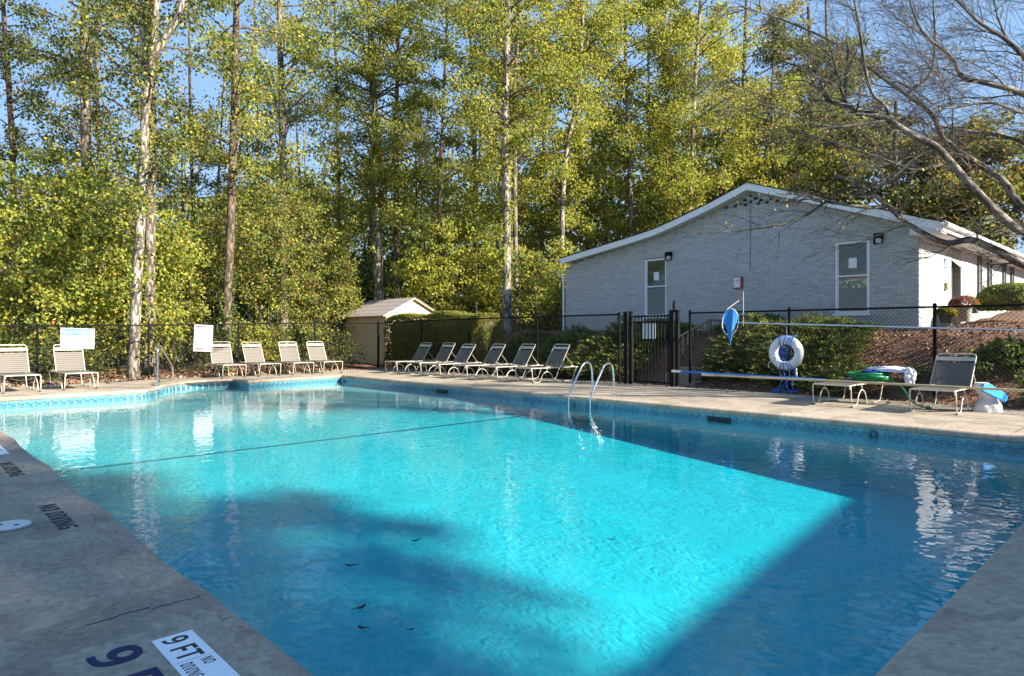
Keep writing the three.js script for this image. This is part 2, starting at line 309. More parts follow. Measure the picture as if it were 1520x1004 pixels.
// ------------------------------------------------------------------ clubhouse (local x along a, z along b)
const HA = 5.13, HB = 19.26, HY = 1.5;
const house = thing('clubhouse', 'low clubhouse of white painted brick with a swept gable roof above the bank', 'building', P(HA, HB, HY), TH);
{
  const roof = [[17.1, 4.26], [15.05, 4.56], [13.7, 4.76], [12.9, 4.9], [12.2, 5.08], [10.83, 5.48], [9.58, 5.92], [4.53, 4.13]].map(([a, y]) => [a - HA, y - HY]);
  const topAt = (x) => { for (let i = 0; i < roof.length - 1; i++) if (x <= roof[i][0] && x >= roof[i + 1][0]) return lerp(roof[i][1], roof[i + 1][1], (roof[i][0] - x) / (roof[i][0] - roof[i + 1][0])); return 2.6; };
  const SL = 0.17, LEN = 22, W = 12.07;
  const brickMap = tex(256, (u, v) => { const k = 0.9 + 0.25 * (fbm(u, v, 16, 3) - 0.5) + 0.12 * (vnoise(u * 128, v * 128, 128) - 0.5); return [k, k * 0.99, k * 0.975]; }, 0.9);
  const brickBump = tex(256, (u, v) => fbm(u, v, 32, 3), 0.5, false);
  const bm = (k) => std([0.57 * k, 0.575 * k, 0.575 * k], 0.75, { map: brickMap, bumpMap: brickBump, bumpScale: 0.006 });
  const brickMats = [bm(1), bm(0.93), bm(1.06), bm(0.86)];
  const mortar = std([0.34, 0.34, 0.335], 0.95, { map: brickMap });
  const whiteTrim = std([0.82, 0.82, 0.82], 0.5), soffitM = std([0.66, 0.645, 0.60], 0.7), shingle = std([0.06, 0.045, 0.038], 0.95, { map: litterMap });
  // openings: gable windows (x0, x1, y0, y1) and the side door and windows (z0, z1, y0, y1)
  const gw = [[6.30 - HA, 7.20 - HA, 1.95 - HY, 3.92 - HY], [12.66 - HA, 13.56 - HA, 1.98 - HY, 3.95 - HY]];
  const so = [[3.05, 4.15, 0.05, 2.32], [6.6, 7.55, 1.0, 2.5], [10.3, 11.25, 1.0, 2.5], [14.5, 15.45, 1.0, 2.5]];
  const vents = [[1114, 291], [1106, 297], [1092, 306], [1130, 297], [1154, 298.5], [1139, 300.5], [1146, 295.5], [1107, 304], [1122, 294.5], [1114, 300], [1078, 308], [1101, 302], [1126, 302]].map(([u, v]) => { const r = (u - 760) / F, zf = HB / (ST * r - CT), x = r * zf; return [toAB(x, -zf)[0] - HA, EYE + (HOR - v) / F * zf - HY]; });
  const V2 = (x, y) => new THREE.Vector2(x, y);
  const hole = ([x0, x1, y0, y1]) => new THREE.Path([V2(x0, y0), V2(x0, y1), V2(x1, y1), V2(x1, y0)]);
  const gable = new THREE.Shape([V2(0, -0.6), V2(0, topAt(0) - SL), ...roof.slice(1, 7).reverse().map(([x, y]) => V2(x, y - SL)), V2(W, topAt(W) - SL), V2(W, -0.6)]);
  gw.forEach((w) => gable.holes.push(hole(w)));
  vents.forEach(([vx, vy]) => gable.holes.push(hole([vx - 0.058, vx + 0.058, vy - 0.042, vy + 0.042])));
  const gWall = mesh('wall', new THREE.ExtrudeGeometry(gable, { depth: 0.2, bevelEnabled: false }), mortar, house);
  const sideS = new THREE.Shape([V2(0.2, -0.6), V2(0.2, 2.42), V2(LEN, 2.42), V2(LEN, -0.6)]); so.forEach((w) => sideS.holes.push(hole(w)));
  const sg = new THREE.ExtrudeGeometry(sideS, { depth: 0.2, bevelEnabled: false }); sg.rotateY(-Math.PI / 2); sg.translate(0.2, 0, 0);
  const sWall = mesh('wall', sg, mortar, house);
  mesh('wall', merge([box(0.2, 3.2, LEN - 0.4, W - 0.1, 0.98, LEN / 2), box(W, 3.1, 0.2, W / 2, 1.0, LEN - 0.1)]), brickMats[1], house);
  // bricks: every course, the 300 nearest ones singly
  const BH = 0.0575, BL = 0.194, CO = 0.0677, ST_ = 0.2032;
  const full = new RoundedBoxGeometry(BL, BH, 0.024, 1, 0.004), fullBox = new THREE.BoxGeometry(BL, BH, 0.024);
  let singles = 0; const rest = [[], [], [], []];
  for (let c = 0; c * CO < 4.4; c++) {
    const y = -0.2 + c * CO + BH / 2;
    for (let k = -1; k < W / ST_ + 1; k++) {
      let x0 = k * ST_ + (c % 2) * ST_ / 2, x1 = x0 + BL;
      x0 = Math.max(x0, -0.012); x1 = Math.min(x1, W); if (x1 - x0 < 0.03) continue;
      if (y + BH / 2 > Math.min(topAt(Math.max(x0, 0)), topAt(x1)) - SL - 0.005) continue;
      let cut = false;
      for (const [wx0, wx1, wy0, wy1] of gw) if (y + BH / 2 > wy0 && y - BH / 2 < wy1) { if (x0 < wx0 && x1 > wx0) x1 = wx0; else if (x0 < wx1 && x1 > wx1) x0 = wx1; else if (x0 >= wx0 && x1 <= wx1) cut = true; }
      if (vents.some(([vx, vy]) => Math.abs(vx - (x0 + x1) / 2) < 0.1 && Math.abs(vy - y) < 0.06)) cut = true;
      if (cut || x1 - x0 < 0.03) continue;
      const w = x1 - x0, jit = rr(-0.0035, 0.0035), vi = Math.floor(rnd() * 3.35), cx = (x0 + x1) / 2;
      if (cx < 1.75 && y > 0.05 && singles < 300 && w > 0.15) {
        const m = mesh(singles ? 'brick_' + String(singles).padStart(3, '0') : 'brick', full, brickMats[vi], gWall); m.position.set(cx, y, 0.0015 + jit); m.scale.x = w / BL; singles++;
      } else rest[vi].push(fullBox.clone().scale(w / BL, 1, 1).translate(cx, y, 0.0015 + jit));
    }
  }
  rest.forEach((l, i) => l.length && stuff(mesh('brickwork', merge(l), brickMats[i], gWall)));
  const restS = [[], [], [], []];
  for (let c = 0; c * CO < 2.6; c++) {
    const y = -0.2 + c * CO + BH / 2;
    for (let k = 0; k < LEN / ST_; k++) {
      let z0 = 0.016 + k * ST_ + (c % 2) * ST_ / 2, z1 = z0 + BL; let cut = false;
      for (const [a0, a1, y0, y1] of so) if (y + BH / 2 > y0 && y - BH / 2 < y1) { if (z0 < a0 && z1 > a0) z1 = a0; else if (z0 < a1 && z1 > a1) z0 = a1; else if (z0 >= a0 && z1 <= a1) cut = true; }
      if (cut || z1 - z0 < 0.03) continue;
      restS[Math.floor(rnd() * 3.35)].push(new THREE.BoxGeometry(0.024, BH, z1 - z0).translate(0.0015 + rr(-0.0035, 0.0035), y, (z0 + z1) / 2));
    }
  }
  restS.forEach((l, i) => l.length && stuff(mesh('brickwork', merge(l), brickMats[i], sWall)));
  mesh('conduit', tube([[9.66 - HA, 3.9 - HY - 0.6, -0.03], [9.66 - HA, 5.45 - HY, -0.03]], 0.012), std([0.3, 0.3, 0.3], 0.6), house);
  // windows with frames, sashes, glass, blinds and the notice taped inside
  const slatM = std([0.30, 0.255, 0.075], 0.7), paneM = new THREE.MeshPhysicalMaterial({ color: lin(0.93, 0.96, 0.95), roughness: 0.01, transmission: 1, thickness: 0, ior: 1.5 }), paper = std([0.75, 0.76, 0.74], 0.8);
  function windowAt(parent, w, h, blind, lightM) { // local: x 0..w, y 0..h, opening in the z = 0 face, frame set 6 cm in
    const g = new THREE.Group(); g.name = 'window'; parent.add(g);
    const f = 0.055, fr = [box(f, h, 0.09, f / 2, h / 2, 0.07), box(f, h, 0.09, w - f / 2, h / 2, 0.07), box(w - 2 * f, f, 0.09, w / 2, h - f / 2, 0.07), box(w - 2 * f, f, 0.09, w / 2, f / 2, 0.07)];
    mesh('frame', merge(fr), whiteTrim, g);
    mesh('sash', merge([box(w - 2 * f, 0.04, 0.05, w / 2, h * 0.52, 0.062), box(0.03, h - 2 * f, 0.04, f + 0.015, h / 2, 0.085), box(0.03, h - 2 * f, 0.04, w - f - 0.015, h / 2, 0.085)]), whiteTrim, g);
    mesh('sill', rbox(w + 0.08, 0.07, 0.16, w / 2, -0.04, 0.01, 0.01), whiteTrim, g);
    mesh('pane', box(w - 2 * f - 0.06, h * 0.5 - f, 0.004, w / 2, h * 0.76, 0.087), paneM, g); mesh('pane', box(w - 2 * f - 0.06, h * 0.5 - f, 0.004, w / 2, h * 0.26, 0.087), paneM, g);
    if (blind) {
      const s = []; for (let y = f + 0.02; y < h - f; y += 0.062) s.push(new THREE.BoxGeometry(w - 2 * f - 0.03, 0.003, 0.05).rotateX(0.42 + rr(-0.04, 0.04)).translate(w / 2, y, 0.135));
      stuff(mesh('blind', merge(s), slatM, g));
      mesh('notice', box(0.21, 0.28, 0.002, w * 0.5, h * 0.70, 0.08), paper, g);
    } else mesh('curtain', box(w - 0.12, h - 0.12, 0.01, w / 2, h / 2, 0.16), std([0.4, 0.38, 0.34], 0.9), g);
    return g;
  }
  gw.forEach(([x0, x1, y0, y1], i) => { const g = windowAt(house, x1 - x0, y1 - y0, true); g.position.set(x0, y0, 0); });
  so.slice(1).forEach(([z0, z1, y0, y1]) => { const g = windowAt(house, z1 - z0, y1 - y0, false); g.position.set(0, y0, z1); g.rotation.y = Math.PI / 2;
    for (const zz of [z0 - 0.24, z1 + 0.24]) { const s = [box(0.05, y1 - y0 + 0.08, 0.06, -0.04, (y0 + y1) / 2, zz - 0.19), box(0.05, y1 - y0 + 0.08, 0.06, -0.04, (y0 + y1) / 2, zz + 0.19), box(0.05, 0.08, 0.32, -0.04, y1, zz), box(0.05, 0.08, 0.32, -0.04, y0, zz)]; for (let y = y0 + 0.08; y < y1 - 0.06; y += 0.055) s.push(new THREE.BoxGeometry(0.012, 0.05, 0.32).rotateZ(-0.6).translate(-0.035, y, zz)); mesh('shutter', merge(s), std([0.10, 0.105, 0.115], 0.6), house); } });
  { const [z0, z1, y0, y1] = so[0], d = new THREE.Group(); d.name = 'door'; house.add(d);
    mesh('door_leaf', merge([box(0.05, y1 - y0 - 0.04, z1 - z0 - 0.12, 0.3, (y0 + y1) / 2, (z0 + z1) / 2), box(0.02, 0.7, 0.3, 0.27, y0 + 0.55, z0 + 0.36), box(0.02, 0.7, 0.3, 0.27, y0 + 0.55, z1 - 0.36)]), std([0.16, 0.15, 0.14], 0.5), d);
    mesh('door_frame', merge([box(0.1, y1 - y0, 0.07, 0.26, (y0 + y1) / 2, z0 + 0.035), box(0.1, y1 - y0, 0.07, 0.26, (y0 + y1) / 2, z1 - 0.035), box(0.1, 0.07, z1 - z0 - 0.14, 0.26, y1 - 0.035, (z0 + z1) / 2)]), whiteTrim, d);
    mesh('reveal', box(0.34, y1 - y0, 0.02, 0.19, (y0 + y1) / 2, z1 + 0.01), std([0.5, 0.44, 0.35], 0.7), d);
    mesh('handle', new THREE.SphereGeometry(0.03, 10, 8).translate(0.25, y0 + 1, z0 + 0.15), steel, d); }
  // signs beside the door
  const plate = (name, w, h, z, y, tx) => { const p = mesh(name, box(0.012, h, w, -0.022, y, z), tx, house); return p; };
  plate('door_sign', 0.22, 0.26, 2.42, 1.86, [0, 1, 2, 3, 4, 5].map((i) => (i === 1 ? std([1, 1, 1], 0.5, { map: canvasTex(64, 80, (x) => { x.fillStyle = '#2f5f9c'; x.fillRect(0, 0, 64, 80); x.fillStyle = '#cfe0f2'; for (let k = 0; k < 4; k++) x.fillRect(8, 10 + k * 17, 26 + (k % 2) * 14, 8); }) }) : whiteTrim)));
  plate('door_notice', 0.22, 0.3, 2.42, 1.56, std([0.8, 0.8, 0.8], 0.6)); mesh('mail_box', rbox(0.07, 0.2, 0.18, -0.05, 1.22, 2.42, 0.012), std([0.34, 0.24, 0.12], 0.5), house);
  // roof: slab, shingles, fascia boards
  const slabPts = [...roof.map(([x, y]) => V2(x, y - 0.005)), ...roof.slice().reverse().map(([x, y]) => V2(x, y - SL))];
  const slab = mesh('roof', new THREE.ExtrudeGeometry(new THREE.Shape(slabPts), { depth: LEN + 0.4, bevelEnabled: false }).translate(0, 0, -0.38), soffitM, house);
  const shPts = [...roof.map(([x, y], i) => V2(x + (i === 0 ? 0.04 : i === 7 ? -0.04 : 0), y + 0.025)), ...roof.slice().reverse().map(([x, y], i) => V2(x + (i === 7 ? 0.04 : i === 0 ? -0.04 : 0), y))];
  mesh('shingles', new THREE.ExtrudeGeometry(new THREE.Shape(shPts), { depth: LEN + 0.5, bevelEnabled: false }).translate(0, 0, -0.45), shingle, slab);
  const faPts = [...roof.map(([x, y]) => V2(x, y - 0.002)), ...roof.slice().reverse().map(([x, y]) => V2(x, y - 0.21))];
  mesh('fascia', new THREE.ExtrudeGeometry(new THREE.Shape(faPts), { depth: 0.035, bevelEnabled: false }).translate(0, 0, -0.418), std([0.80, 0.80, 0.79], 0.45), slab);
  const ex = roof[7][0], ey = roof[7][1];
  mesh('fascia', box(0.03, 0.22, LEN + 0.36, ex - 0.016, ey - 0.11, LEN / 2 - 0.2), whiteTrim, slab);
  mesh('gutter', merge([bent([[ex - 0.09, ey - 0.06, -0.4], [ex - 0.09, ey - 0.07, LEN]], 0.01, 0.062, 8)]), whiteTrim, slab);
  mesh('soffit', box(0.56, 0.03, LEN - 0.1, ex + 0.32, ey - 0.24, LEN / 2), soffitM, slab);
  { const rt = new THREE.ExtrudeGeometry(new THREE.Shape([V2(ex, ey - 0.2), V2(0.1, topAt(0.1) - 0.19), V2(0.1, ey - 0.255), V2(ex, ey - 0.255)]), { depth: 0.44, bevelEnabled: false }); rt.translate(0, 0, -0.405); mesh('eave_return', rt, soffitM, slab); }
  mesh('downpipe', bent([[W + 0.3, topAt(W) - 0.3, -0.2], [W + 0.12, topAt(W) - 0.5, -0.05], [W + 0.07, topAt(W) - 0.8, -0.05], [W + 0.07, 0, -0.05]], 0.1, 0.04), whiteTrim, house);
  mesh('gutter', merge([bent([[W + 0.02, topAt(11.9) - 0.1, -0.43], [W + 0.02, topAt(11.9) - 0.1, LEN]], 0.01, 0.05, 8)]), whiteTrim, slab);
  // wall lanterns and the alarm box
  for (const [u, v, which] of [[1306, 355, 'right'], [995, 381, 'left']]) {
    const r = (u - 760) / F, zf = HB / (ST * r - CT), x = toAB(r * zf, -zf)[0] - HA, y = EYE + (HOR - v) / F * zf - HY;
    const L = new THREE.Group(); L.name = 'wall_lantern'; L.position.set(x, y, -0.012); house.add(L);
    mesh('housing', merge([rbox(0.2, 0.13, 0.17, 0, 0.075, -0.09, 0.012), box(0.16, 0.26, 0.02, 0, 0, -0.012), box(0.03, 0.16, 0.14, 0.085, -0.06, -0.09)]), blackMetal, L);
    mesh('lamp_glass', rbox(0.13, 0.13, 0.12, -0.012, -0.058, -0.1, 0.02), std([0.42, 0.40, 0.36], 0.3), L);
  }
  { const u = 1097.5, v = 420, r = (u - 760) / F, zf = HB / (ST * r - CT), x = toAB(r * zf, -zf)[0] - HA, y = EYE + (HOR - v) / F * zf - HY, L = new THREE.Group(); L.name = 'alarm_box'; L.position.set(x, y, -0.012); house.add(L);
    mesh('case', rbox(0.27, 0.36, 0.1, 0, 0, -0.05, 0.015), std([0.36, 0.04, 0.05], 0.4), L);
    mesh('cover', rbox(0.215, 0.31, 0.02, 0.01, 0, -0.112, 0.008), std([0.75, 0.75, 0.75], 0.4), L); mesh('handle', merge([box(0.1, 0.03, 0.015, 0, 0.07, -0.128), box(0.12, 0.015, 0.008, 0, 0.02, -0.124)]), std([0.4, 0.35, 0.36], 0.4), L); }
}

// ------------------------------------------------------------------ shed
{
  const base = onGround(573, 544, -0.02).multiply(new V3(1.03, 1, 1.03)), s = thing('pool_shed', 'small tan shed with a shallow grey roof behind the fence corner', 'shed', base, TH); // x along a, z along b
  const D = 3.5, Wd = 2.9, EV = 2.28, RI = 3.0, tan = tex(256, (u, v) => { const k = 0.9 + 0.3 * (fbm(u, v, 12, 4) - 0.5); return [k, k, k]; }, 2);
  const wallM = std([0.70, 0.56, 0.34], 0.85, { map: tan }), V2 = (x, y) => new THREE.Vector2(x, y);
  const gshape = new THREE.Shape([V2(0, 0), V2(Wd, 0), V2(Wd, EV), V2(Wd / 2, RI), V2(0, EV)]);
  const gg = (x) => { const g = new THREE.ExtrudeGeometry(gshape, { depth: 0.06, bevelEnabled: false }); g.rotateY(-Math.PI / 2); g.translate(x + 0.06, 0, 0); return g; };
  mesh('gable_wall', gg(0), wallM, s); mesh('gable_wall', gg(D - 0.06), wallM, s);
  const planks = new THREE.Group(); planks.name = 'side_wall'; s.add(planks);
  for (let i = 0; i < 7; i++) mesh('panel', box((D - 0.12) / 7 - 0.006, EV - 0.03, 0.03, 0.06 + (i + 0.5) * (D - 0.12) / 7, EV / 2 - 0.015, 0.015), wallM, planks);
  mesh('side_wall', box(D - 0.14, EV - 0.04, 0.04, D / 2, EV / 2, Wd - 0.05), wallM, s);
  mesh('backing', box(D - 0.14, EV - 0.04, 0.02, D / 2, EV / 2, 0.045), std([0.45, 0.36, 0.22], 0.9), s);
  mesh('corner_board', merge([box(0.07, EV, 0.07, -0.012, EV / 2, -0.012), box(0.07, EV, 0.07, -0.012, EV / 2, Wd + 0.012)]), std([0.42, 0.31, 0.19], 0.8), s);
  const ang = Math.atan2(RI - EV, Wd / 2), L = Math.hypot(RI - EV, Wd / 2) + 0.28, shM = std([0.40, 0.34, 0.32], 0.92, { map: tan });
  const rf = new THREE.Group(); rf.name = 'roof'; s.add(rf);
  for (const side of [1, -1]) {
    const g = new THREE.Group(); g.name = 'roof_slope'; rf.add(g); g.position.set(D / 2, RI + 0.03, Wd / 2); g.rotation.y = side > 0 ? Math.PI : 0; g.rotation.order = 'YXZ'; g.rotation.x = ang;
    const courses = []; const nC = 9; for (let i = 0; i < nC; i++) courses.push(box(D + 0.36, 0.018, L / nC + 0.02, 0, 0.02 - i * 0.0005, (i + 0.5) * L / nC).rotateX(0));
    const sheetM = courses.map((c, i) => c.translate(0, (i % 2) * 0.006, 0)); mesh('shingles', merge(sheetM), shM, g);
    mesh('roof_deck', box(D + 0.3, 0.05, L - 0.02, 0, -0.02, L / 2), std([0.5, 0.42, 0.3], 0.8), g);
  }
}

// ------------------------------------------------------------------ fences
const fenceTops = (a0, a1) => 0;
function chainMesh(pts) { // pts: {a, b, y0, y1}: diamond wire between successive posts
  const out = [], r = 0.0036, dirs = [1, -1], D = 0.088;
  for (let i = 0; i < pts.length - 1; i++) {
    const p = pts[i], q = pts[i + 1], A = P(p.a, p.b), B = P(q.a, q.b), L = A.distanceTo(B);
    const pt = (s, y) => A.clone().lerp(B, s / L).setY(y), y0 = (s) => lerp(p.y0, q.y0, s / L), y1 = (s) => lerp(p.y1, q.y1, s / L), H = Math.max(p.y1 - p.y0, q.y1 - q.y0);
    for (const d of dirs) for (let s = -H; s < L + H; s += D) {
      let sa = s, sb = s + d * H, ya = Math.min(p.y0, q.y0), yb = ya + H; // a line at 45 degrees, clipped to the panel
      const cl = (x) => { if (sa < sb) { if (sa < x[0]) { ya += (x[0] - sa); sa = x[0]; } if (sb > x[1]) { yb -= sb - x[1]; sb = x[1]; } } else { if (sb < x[0]) { yb -= x[0] - sb; sb = x[0]; } if (sa > x[1]) { ya += sa - x[1]; sa = x[1]; } } };
      cl([0, L]); if (yb - ya < 0.02) continue;
      yb = Math.min(yb, y1(clamp(sb, 0, L))); out.push(sweep([pt(sa, ya), pt(sb, yb)], r, 3));
    }
  }
  return merge(out);
}
function chainFence(name, label, pts, group) {
  const f = thing(name, label, 'fence', new V3(), 0, group);
  pts.forEach((p) => { if (p.post === 0) return; const g = mesh('post', merge([tube([P(p.a, p.b, p.y0 - 0.1), P(p.a, p.b, p.y1 + 0.03)], p.r || 0.03, 10), new THREE.SphereGeometry((p.r || 0.03) * 1.25, 8, 6).translate(...P(p.a, p.b, p.y1 + 0.04).toArray())]), blackVinyl, f); });
  for (let i = 0; i < pts.length - 1; i++) mesh('top_rail', tube([P(pts[i].a, pts[i].b, pts[i].y1), P(pts[i + 1].a, pts[i + 1].b, pts[i + 1].y1)], 0.021, 8), blackVinyl, f);
  stuff(mesh('wire_mesh', chainMesh(pts), blackVinyl, f));
  return f;
}
const leftB = (b) => 21.5 + 0.103 * b;
chainFence('chain_link_fence', 'black chain link fence behind the row of six sunlit loungers', [-7.5, -4.9, -2.2, 0.4, 3.1, 5.9, 8.7, 11.6, 14.5].map((b) => ({ a: leftB(b), b, y0: 0, y1: lerp(1.58, 1.80, smoothstep(b, 1, 14.5)), r: b > 14 ? 0.045 : 0.03 })));
chainFence('chain_link_fence', 'black chain link fence between the shed corner and the gate', [[23.0, 14.52, 1.80], [20.4, 14.75, 1.87], [17.8, 14.9, 1.90], [14.6, 15.0, 1.92], [11.45, 15.08, 1.93]].map(([a, b, y1], i) => ({ a, b, y0: 0.02, y1, post: i === 0 ? 0 : 1 })));
chainFence('chain_link_fence', 'black chain link fence along the bank right of the gate', [9.55, 6.88, 3.88, 0.9, -2.1, -5.1, -8.1].map((a) => ({ a, b: 15.65, y0: 0.17, y1: 1.94, r: 0.034 })));

// gate
{
  const gt = thing('gate', 'black metal pool gate of narrow upright bars with a white notice', 'gate', P(11.2, 15.08), TH + Math.PI); // x runs towards smaller a
  const w = 1.52;
  for (const x of [0.02, 0.2, w - 0.02, w + 0.16]) mesh('post', merge([box(0.09, 1.98, 0.09, x - 0.05, 0.99, 0), box(0.11, 0.03, 0.11, x - 0.05, 1.995, 0)]), blackMetal, gt);
  for (const y of [1.86, 1.70, 0.09]) mesh('rail', box(w - 0.34, 0.045, 0.035, w / 2 + 0.06, y, 0), blackMetal, gt);
  for (let i = 0; i < 11; i++) mesh('bar', box(0.022, 1.84, 0.022, 0.3 + i * (w - 0.48) / 10, 0.98, 0.002), blackMetal, gt);
  mesh('notice', box(0.42, 0.44, 0.004, 0.72, 1.47, -0.03), std([0.78, 0.78, 0.78], 0.5), gt);
  mesh('latch', merge([box(0.05, 0.26, 0.06, w + 0.02, 2.08, 0.02), new THREE.TorusGeometry(0.035, 0.012, 6, 14).translate(w + 0.02, 2.23, 0.02), box(0.1, 0.1, 0.06, w - 0.1, 1.1, 0.03)]), blackMetal, gt);
}
// steps and wooden stair rail behind the gate
{
  const st = thing('garden_steps', 'concrete steps climbing the bank behind the black gate', 'steps', P(10.0, 15.35), TH);
  for (let i = 0; i < 6; i++) mesh('step', rbox(1.15, 0.2, 0.42, 0, -0.02 + i * 0.19, 0.5 + i * 0.38, 0.015), deckMat, st);
  const rl = thing('stair_railing', 'weathered wooden stair railing on the bank right of the gate', 'railing', P(10.45, 16.5), TH);
  const wood = std([0.42, 0.33, 0.20], 0.85), y0 = 1.28, y1 = 1.82, Lr = 1.7;
  mesh('top_rail', bent([[0, y0, 0], [0, y1, Lr], [0, y1 - 0.02, Lr + 0.9]], 0.05, 0.03, 6), wood, rl);
  for (const z of [0, Lr, Lr + 0.9]) mesh('post', box(0.08, 1.3, 0.08, 0, lerp(y0, y1, Math.min(1, z / Lr)) - 0.66, z), wood, rl);
  for (let i = 1; i < 10; i++) { const z = i * 0.26; if (Math.abs(z - Lr) < 0.08) continue; const y = lerp(y0, y1, Math.min(1, z / Lr)); mesh('baluster', box(0.035, 0.85, 0.035, 0, y - 0.45, z), wood, rl); }
}

// ------------------------------------------------------------------ sun loungers
const frameM = std([0.50, 0.45, 0.38], 0.4), strapM = std([0.125, 0.108, 0.09], 0.6), strapPale = std([0.48, 0.44, 0.36], 0.55), footM = std([0.06, 0.05, 0.045], 0.7);
function strapGeo(w, l, sag) { const g = new THREE.BoxGeometry(l, 0.005, w, 6, 1, 1), p = g.attributes.position; for (let i = 0; i < p.count; i++) { const x = p.getX(i) / (l / 2); p.setY(i, p.getY(i) - sag * (1 - x * x)); } g.computeVertexNormals(); return g.rotateY(Math.PI / 2); }
const seatStrap = strapGeo(0.046, 0.66, 0.012), backStrap = strapGeo(0.046, 0.62, 0.01), headStrap = strapGeo(0.085, 0.62, 0.004), slingStrap = strapGeo(0.05, 0.6, 0.09);
function lounger(tilt, label, group) { // local: x from the foot (0) to the head, z across, centre line z = 0
  const o = thing('sun_lounger', label, 'sun lounger', new V3(), 0, group), W = 0.34, H = 0.41, HX = 1.16;
  for (const s of [-1, 1]) {
    const z = s * W, zo = s * (W + 0.012);
    mesh('side_rail', bent([[0.0, H - 0.07, z], [0.0, H, z], [1.86, H, z]].map((p) => p), 0.06, 0.0125), frameM, o);
    mesh('leg', bent([[0.02, H - 0.02, zo], [0.05, 0.02, zo], [0.34, 0.016, zo], [0.40, 0.22, zo], [0.60, 0.33, zo], [0.80, 0.22, zo], [0.86, 0.016, zo], [0.99, 0.016, zo]], 0.14, 0.0115), frameM, o);
    mesh('leg', bent([[1.22, 0.016, zo], [1.36, 0.016, zo], [1.62, 0.03, zo], [1.80, H, zo]], 0.07, 0.0115), frameM, o);
    mesh('strut', tube([[0.60, 0.325, zo], [0.60, H, z]], 0.0095, 6), frameM, o);
    mesh('glide', merge([box(0.08, 0.02, 0.03, 0.08, 0.01, zo), box(0.06, 0.02, 0.03, 0.96, 0.01, zo)]), footM, o);
  }
  mesh('foot_rail', bent([[0.02, H - 0.05, -W], [0, H, -W], [0, H, W], [0.02, H - 0.05, W]], 0.07, 0.0125), frameM, o);
  mesh('head_rail', tube([[1.86, H, -W], [1.86, H, W]], 0.0125), frameM, o);
  let n = 0;
  for (let x = 0.035; x < HX - 0.02; x += 0.056) { const m = mesh('strap', seatStrap, strapM, o); m.position.set(x, H + 0.012, 0); }
  mesh('sling', slingStrap, strapM, o).position.set(0.1, H - 0.03, 0);
  const bk = new THREE.Group(); bk.name = 'backrest'; bk.position.set(HX, H + 0.012, 0); bk.rotation.z = tilt; o.add(bk);
  const BL = 0.76;
  mesh('back_frame', bent([[0, 0, -W + 0.02], [BL, 0, -W + 0.02], [BL, 0, W - 0.02], [0, 0, W - 0.02]], 0.08, 0.0125), frameM, bk);
  for (let x = 0.03; x < BL - 0.19; x += 0.054) mesh('strap', backStrap, strapM, bk).position.set(x, 0.012, 0);
  const hs = mesh('head_strap', headStrap, strapPale, bk); hs.position.set(BL - 0.13, 0.014, 0); hs.userData.label = 'pale wide strap near the top of the backrest';
  if (tilt > 0.2) for (const s of [-1, 1]) {
    const tx = HX + Math.cos(tilt) * 0.42, ty = H + Math.sin(tilt) * 0.42; mesh('prop', merge([tube([[tx, ty, s * (W - 0.05)], [HX + 0.55, H + 0.01, s * (W - 0.04)]], 0.009, 6), box(0.12, 0.03, 0.012, HX + 0.5, H + 0.025, s * (W - 0.03))]), frameM, o);
  }
  return o;
}
function place(o, a, b, turn) { o.position.copy(P(a, b, 0)); o.rotation.set(0, turn, 0); return o; }
const copyOf = (o, name, label) => { const c = o.clone(); c.name = numbered(name); c.userData = { ...o.userData, label }; scene.add(c); return c; };
const upright = lounger(1.12, 'strap lounger at the pool corner, leftmost of the sunlit row', 'sunlit loungers along the shallow end');
const leftSpots = [[19.2, 2.45, 1.12, null], [19.3, 3.65, 0, 'strap lounger standing in front of the blue and white warning sign'], [21.0, 8.05, 0, 'strap lounger overlapping the white rules sign'], [21.0, 9.2, 0, 'strap lounger beside the ivy covered trunk, second right of the rules sign'], [21.0, 10.35, 0, 'strap lounger third right of the white rules sign'], [21.1, 11.5, 0, 'strap lounger nearest to the tan shed in the sunlit row']];
const recline = (o, d) => { o.children.forEach((c) => { if (c.name === 'backrest') c.rotation.z += d; }); return o; };
leftSpots.forEach(([a, b, , label], i) => recline(place(i ? copyOf(upright, 'sun_lounger', label) : upright, a, b, TH + (i < 2 ? 0.02 : -0.02) + rr(-0.06, 0.06)), i ? rr(-0.05, 0.06) : 0));
const ROWN = ['first from the shed', 'second from the shed', 'third from the shed', 'fourth from the shed', 'fifth from the shed', 'nearest to the pool ladder'];
const low = lounger(0.98, 'shaded strap lounger before the hedge, ' + ROWN[0], 'shaded loungers lined up before the hedge');
for (let i = 0; i < 6; i++) recline(place(i ? copyOf(low, 'sun_lounger', 'shaded strap lounger before the hedge, ' + ROWN[i]) : low, 19.75 - 1.27 * i, 12.95 + (i === 5 ? 0.25 : 0.1 * Math.sin(i * 2.1)), TH - Math.PI / 2 + rr(-0.07, 0.07)), i ? rr(-0.06, 0.06) : 0);
place(lounger(0.88, 'strap lounger with raised back beside the white bag, under the long pole', 'loungers under the life ring pole'), 3.33, 13.26, TH - Math.PI / 2);
place(lounger(0.03, 'flat strap lounger carrying the green hose and towels', 'loungers under the life ring pole'), 5.0, 13.2, TH - Math.PI / 2);

